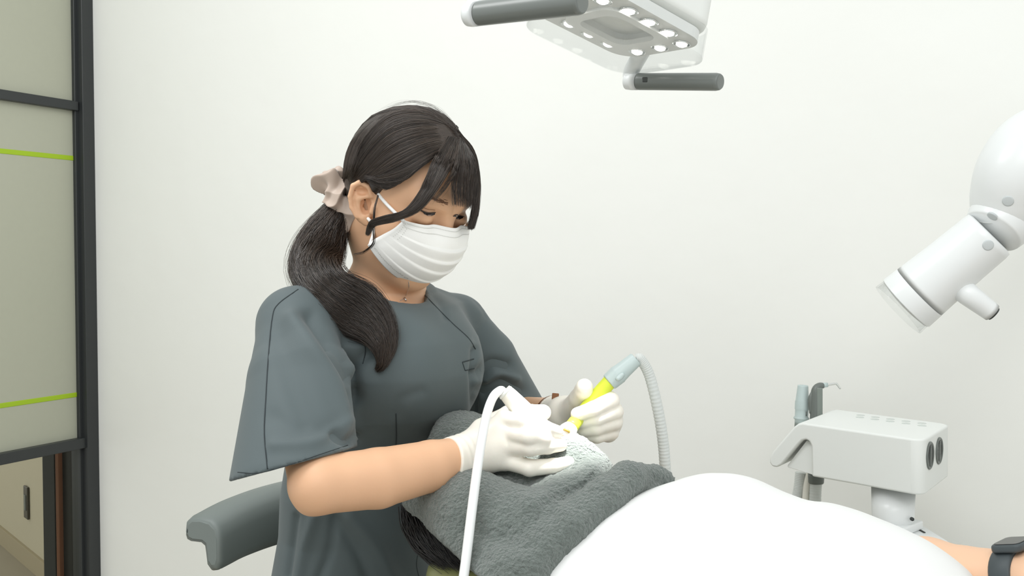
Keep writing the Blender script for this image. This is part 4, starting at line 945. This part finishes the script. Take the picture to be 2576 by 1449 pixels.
# ================================================================== ARTICULATED VIEWING LAMP (right)
dv = 1.42
t = thing('examination_camera', P(2400, 700, dv), 'white cylindrical examination head on a jointed arm at the right edge', 'camera')
b0, b1 = P(2491, 587, dv), P(2286, 757, dv + .052); axb = unit(b1 - b0); Lb_ = np.linalg.norm(b1 - b0); rb = 78 * dv / FPX
brl = mk('barrel', *lathe(b0, b1, [(.0, .034), (.002, .0395), (.01, .0405), (Lb_ * .5, .0425), (Lb_ * .8, .0450), (Lb_ * .86, .0455)], 44), M['white'], t)
mk('front_ring', *lathe(b0 + axb * Lb_ * .862, b1, [(0, .0435), (.0005, .0458), (.024, .0470), (.026, .0455)], 44), M['white'], t)
fr0 = b0 + axb * (Lb_ * .862 + .026)
mk('lens_shield', *lathe(fr0, fr0 + axb, [(0, .0450), (.014, .0462), (.0145, .044), (.001, .043)], 44), M['acryl'], t)
mk('lens', *lathe(fr0 - axb * .001, fr0 + axb, [(0, .043), (.002, .043), (.004, .03)], 40), M['plate'], t)
c1 = P(2500, 540, dv + .01)
jc0, jc1 = P(2556, 505, dv + .012), P(2496, 583, dv + .001); jl = np.linalg.norm(jc1 - jc0)
mk('joint_collar', *lathe(jc0, jc1, [(0, .040), (jl * .2, .0485), (jl * .5, .0475), (jl * .8, .0440), (jl * .95, .0415), (jl, .040)], 48), M['white'], t)
dm = [P(2545, 525, dv + .012), P(2549, 490, dv + .002), P(2568, 430, dv - .010), P(2615, 375, dv - .005), P(2700, 340, dv + .04), P(2790, 325, dv + .12)]
we = dm[-1] + part_dir * .12; dw = float((CORN - we) @ part_dir); wm = we + part_dir * (dw - .006)
mk('joint_dome', *tube(dm + [we, wm], [.0545, .0570, .0590, .0600, .055, .045, .042, .042], 44, 60), M['white'], t)
mk('wall_plate', *lathe(wm - part_dir * .02, wm, [(0, .07), (.004, .08), (.02, .08)], 40), M['white'], t)
mk('seam_ring', *tube([P(2546, 528, dv + .0125), P(2545.5, 525, dv + .012)], [.0548, .0552], 44), M['plate'], t)
def screw(px, py, d_, nrm, r_=.0055):
    c_ = P(px, py, d_); mk('screw_cap', *lathe(c_ + nrm * .004, c_ - nrm, [(0, r_), (.006, r_ * .95)], 18), mat('screw_grey', (190, 196, 196), .5), t)
def surf(px, py, objs, r_=.0075):
    bv = bvh_of(*objs); r0 = RAY(px, py); h_ = bv.ray_cast(Vector(C0), Vector(unit(r0)))
    if h_[0] is None: return
    c_ = np.array(h_[0]); n_ = np.array(h_[1]); n_ = n_ if n_ @ r0 < 0 else -n_
    mk('screw_cap', *lathe(c_ - n_ * .002, c_ + n_, [(0, r_), (.0023, r_), (.0027, r_ * .8)], 20), SCR, t)
SCR = mat('screw_grey', (196, 202, 203), .5)
tobj = {o_.name: o_ for o_ in COL.objects if o_.parent == t}
for (x, y, nm) in ((2486, 617, 'barrel'), (2496, 545, 'joint_collar'), (2536, 506, 'joint_dome')): surf(x, y, [tobj[nm]])
h0, h1 = P(2432, 738, dv + .005), P(2498, 788, dv + .0)
hdl = mk('handle', *tube([P(2402, 712, dv + .035), h0, h1 * .97 + h0 * .03], [.019, .0165, .0135], 24, 14), M['white'], t)
mk('handle_tip', *tube([h1 * .93 + h0 * .07 , h1 + unit(h1 - h0) * .002], [.0115, .0105], 22), M['slot'], hdl)

# ================================================================== INSTRUMENT HOLDER (right)
o0 = P(2310, 1107, 1.55); e1 = unit(np.array([-2306 / FPX, 1, 0])) * 1.0; e2 = unit(np.array([e1[1], -e1[0], 0])); e2 = e2 if e2[1] > 0 else -e2
def pf(px, py): q = px_plane(px, py, o0, e2) - o0; return (q @ e1, q[2])
t = thing('instrument_holder', px_plane(2250, 1320, o0 + e2 * .05, e2), 'white box shaped instrument holder on a short neck by the wall', 'instrument holder')
out = [pf(*q) for q in [(2322, 1108), (2018, 1064), (2008, 1066), (1998, 1073), (1945, 1135), (1936, 1150), (1935, 1163), (1942, 1174), (1955, 1176), (1966, 1169), (2008, 1118), (2018, 1108), (2028, 1106), (2036, 1111), (2041, 1122), (2042, 1199), (2322, 1249)]]
def vert_right(m_, d_): return abs(d_[2]) > .8 and (np.array(m_) - o0) @ e1 < .06 and (np.array(m_) - o0)[2] > -.2
bodyV = prism(out, o0, e1, EZ, e2 * .18 + e1 * .036, 1.0, .0035, 3, pre=(.020, vert_right))
hb = mk('holder_body', *bodyV, M['white2'], t)
for pg_ in hb.data.polygons:
    if pg_.area > .0008: pg_.use_smooth = False
inn_ = [pf(*q) for q in [(2044, 1120), (2020, 1110), (1972, 1172), (1972, 1178), (2044, 1200)]]
mk('hook_panel', *prism(inn_, o0 + e2 * .012, e1, EZ, e2, .13, .001), M['white2'], t)
# two round valve covers on the right end
eh = unit(e2 * .18 + e1 * .036); en2 = np.cross(eh, EZ); en2 = en2 if en2 @ e1 < 0 else -en2
for (x, y) in ((2340, 1146), (2363, 1134)):
    c_ = px_plane(x, y, o0 + e1 * (min(out[0][0], out[-1][0]) - .0001), en2)
    vc = mk('valve_cover', *lathe(c_ - en2 * .008, c_ + en2, [(0, .0222), (.0085, .0222), (.0095, .0212), (.0094, .0195), (.0086, .0190)], 36), M['dgrey'], t)
    mk('cover_disc', *lathe(c_ - en2 * .008, c_ + en2, [(0, .0186), (.0082, .0186), (.0086, .0176)], 32), M['slot'], vc)
    mk('grip_fin', *box(c_ + en2 * .0004, EZ, eh, en2, (.0165, .0022, .0012), .0006), M['dgrey'], vc)
# pads on the top
tz = o0[2]; bvhb = bvh_of(hb)
KEY = mat('key_grey', (200, 206, 202), .5)
for b_k, sh_k in ((.128, 0), (.150, .006)):
    for a_k in np.linspace(.028, .140, 5):
        q = o0 + e1 * (a_k + sh_k + b_k * .2) + e2 * b_k; h_ = bvhb.ray_cast(Vector(q + EZ * .1), Vector((0, 0, -1))); q[2] = h_[0][2] if h_[0] else o0[2]
        mk('touch_key', *lathe(q - EZ * .001, q + EZ, [(0, .0072), (.0014, .0072), (.0017, .0064)], 18), KEY, t)
nc = px_plane(2247, 1245, o0 + e2 * .05, e2)
zb = px_plane(2247, 1312, o0 + e2 * .05, e2)[2]
mk('neck', *lathe(np.array([nc[0], nc[1], zb]), np.array([nc[0], nc[1], zb + 1]), [(0, .028), (.001, .0325), (.012, .0332), (.06, .0345)], 36), M['white'], t)
fo = np.array([nc[0], nc[1], zb - .012])
mk('neck_foot', *prism(rrect(.036, .036, .006), fo, e1, e2, EZ, .014, .003), M['white'], t)
mk('neck_screw', *lathe(px_plane(2293, 1305, o0 + e2 * .04, e2) , px_plane(2293, 1305, o0 + e2 * .04, e2) - FWD, [(0, .003), (.004, .003)], 14), M['slot'], t)
# white unit top it stands on
u0 = fo; uz = fo[2]
q1 = [px_plane(x, y, np.array([0, 0, uz]), EZ) for x, y in [(2170, 1308), (2298, 1306), (2330, 1326), (2440, 1395), (2600, 1500), (2300, 1480)]]
pts2 = [(q[0], q[1]) for q in q1]
t2 = thing('dental_unit', (q1[1][0], q1[1][1], 0), 'white unit cabinet top beside the chair, carrying the instrument holder', 'cabinet')
mk('top', *prism(pts2, np.array([0, 0, uz - .03]), EX, EY, EZ, .03, .003), M['white'], t2)
cx_ = np.mean(pts2, 0); mk('cabinet_body', *prism([((x - cx_[0]) * .93 + cx_[0], (y - cx_[1]) * .93 + cx_[1]) for x, y in pts2], np.array([0, 0, 0.0]), EX, EY, EZ, uz - .03, .003), M['white2'], t2)
sv = [px_plane(x, y, np.array([0, 0, uz + .0006]), EZ) for x, y in [(2306, 1329), (2326, 1340)]]
mk('slot', *box((sv[0] + sv[1]) / 2, unit(sv[1] - sv[0]), unit(np.cross(EZ, sv[1] - sv[0])), EZ, (np.linalg.norm(sv[1] - sv[0]) / 2, .0016, .0008), 0), M['slot'], t2)

# instruments standing in the holder
b_ = 1.86
t = thing('suction_coupler', P(2017, 1090, b_), 'pale bluish grey suction coupler standing in the holder beside the syringe', 'dental tool')
p0, p1 = P(2015, 1075, b_), P(2020, 969, b_); Lq = np.linalg.norm(p1 - p0)
mk('coupler_body', *lathe(p0, p1, [(0, .0120), (Lq * .18, .0120), (Lq * .2, .0143), (Lq * .235, .0143), (Lq * .255, .0122), (Lq * .42, .0122), (Lq * .43, .0130), (Lq * .62, .0130), (Lq * .63, .0122), (Lq * .97, .0098), (Lq, .0092), (Lq, .006), (Lq - .004, .005)], 28), M['bluegrey'], t)
mk('valve_slot', *box(p0 + unit(p1 - p0) * Lq * .34 - FWD * .0122 + RGT * .005, RGT, UPV, FWD, (.0008, .004, .0008), 0), M['dgrey'], t)
lo_ = crom([P(2014, 1188, b_), P(2010, 1225, b_), P(2004, 1260, b_), P(1998, 1330, b_)], 80)
mk('ribbed_hose', *tube(lo_, .0100 - .0007 * (np.arange(80) % 3 == 0), 14), M['hoseg'], t)
t = thing('air_water_syringe', P(2055, 1090, 1.84), 'dark grey air water syringe with bent metal nozzle standing in the holder', 'dental tool')
d5 = 1.84
sp_ = [P(x, y, d5) for x, y in [(2050, 1085), (2051, 1040), (2052, 1000), (2054, 980), (2062, 971), (2072, 970)]]
mk('grip', *tube(sp_, [.0095, .0095, .0095, .0085, .0065, .0050], 16, 26, flat=(RGT, 1.0)), M['dgrey'], t)
mk('button_panel', *box(P(2061, 1012, d5 - .006), RGT, UPV, FWD, (.0055, .027, .004), .002), mat('panel_grey', (122, 130, 124), .35), t)
mk('side_lever', *tube([P(2040, 1040, d5), P(2039, 1005, d5), P(2043, 985, d5)], [.003, .0045, .002], 10, 12), M['dgrey'], t)
mk('nozzle_collar', *tube([P(2064, 970, d5), P(2082, 968, d5)], [.0050, .0042], 14), M['bluegrey'], t)
mk('nozzle', *tube([P(2080, 968, d5), P(2101, 965, d5), P(2106, 967, d5), P(2114, 978, d5)], [.0030, .0022, .0020, .0017], 10, 20), M['chrome'], t)
mk('hose_collar', *lathe(P(2053, 1216, d5), P(2053, 1196, d5), [(0, .0130), (.002, .0140), (.012, .0145), (.02, .0145)], 24), M['dgrey'], t)
lo_ = crom([P(2053, 1212, d5), P(2051, 1245, d5), P(2050, 1300, d5), P(2048, 1380, d5)], 80)
mk('ribbed_hose', *tube(lo_, .0108 - .0005 * (np.arange(80) % 5 == 0), 16), M['hoseg'], t)
t = thing('saliva_hose', P(2027, 1300, 1.85), 'thin cream hose hanging under the holder between two ribbed hoses', 'hose')
mk('tube', *tube([P(2037, 1190, 1.85), P(2030, 1220, 1.85), P(2026, 1260, 1.85), P(2022, 1330, 1.85)], .0065, 14, 24), M['cream'], t)

for o_ in COL.objects:      # even shading on the flat faces of bevelled plastic parts
    if o_.type == 'MESH' and o_.name.split('.')[0] in ('hook_panel', 'housing', 'neck_foot', 'top', 'cabinet_body', 'headrest_cushion', 'headrest_shell', 'backrest_shell', 'seat', 'watch_case', 'watch_screen', 'plate', 'rocker', 'button_panel', 'button', 'grip_fin', 'strap_tail', 'barrel', 'front_ring', 'coupler_body', 'coupling', 'neck', 'handle_mount', 'handle', 'valve_cover', 'cover_disc', 'touch_key', 'hose_collar', 'base'):
        wn = o_.modifiers.new('even_normals', 'WEIGHTED_NORMAL'); wn.keep_sharp = True; wn.weight = 90
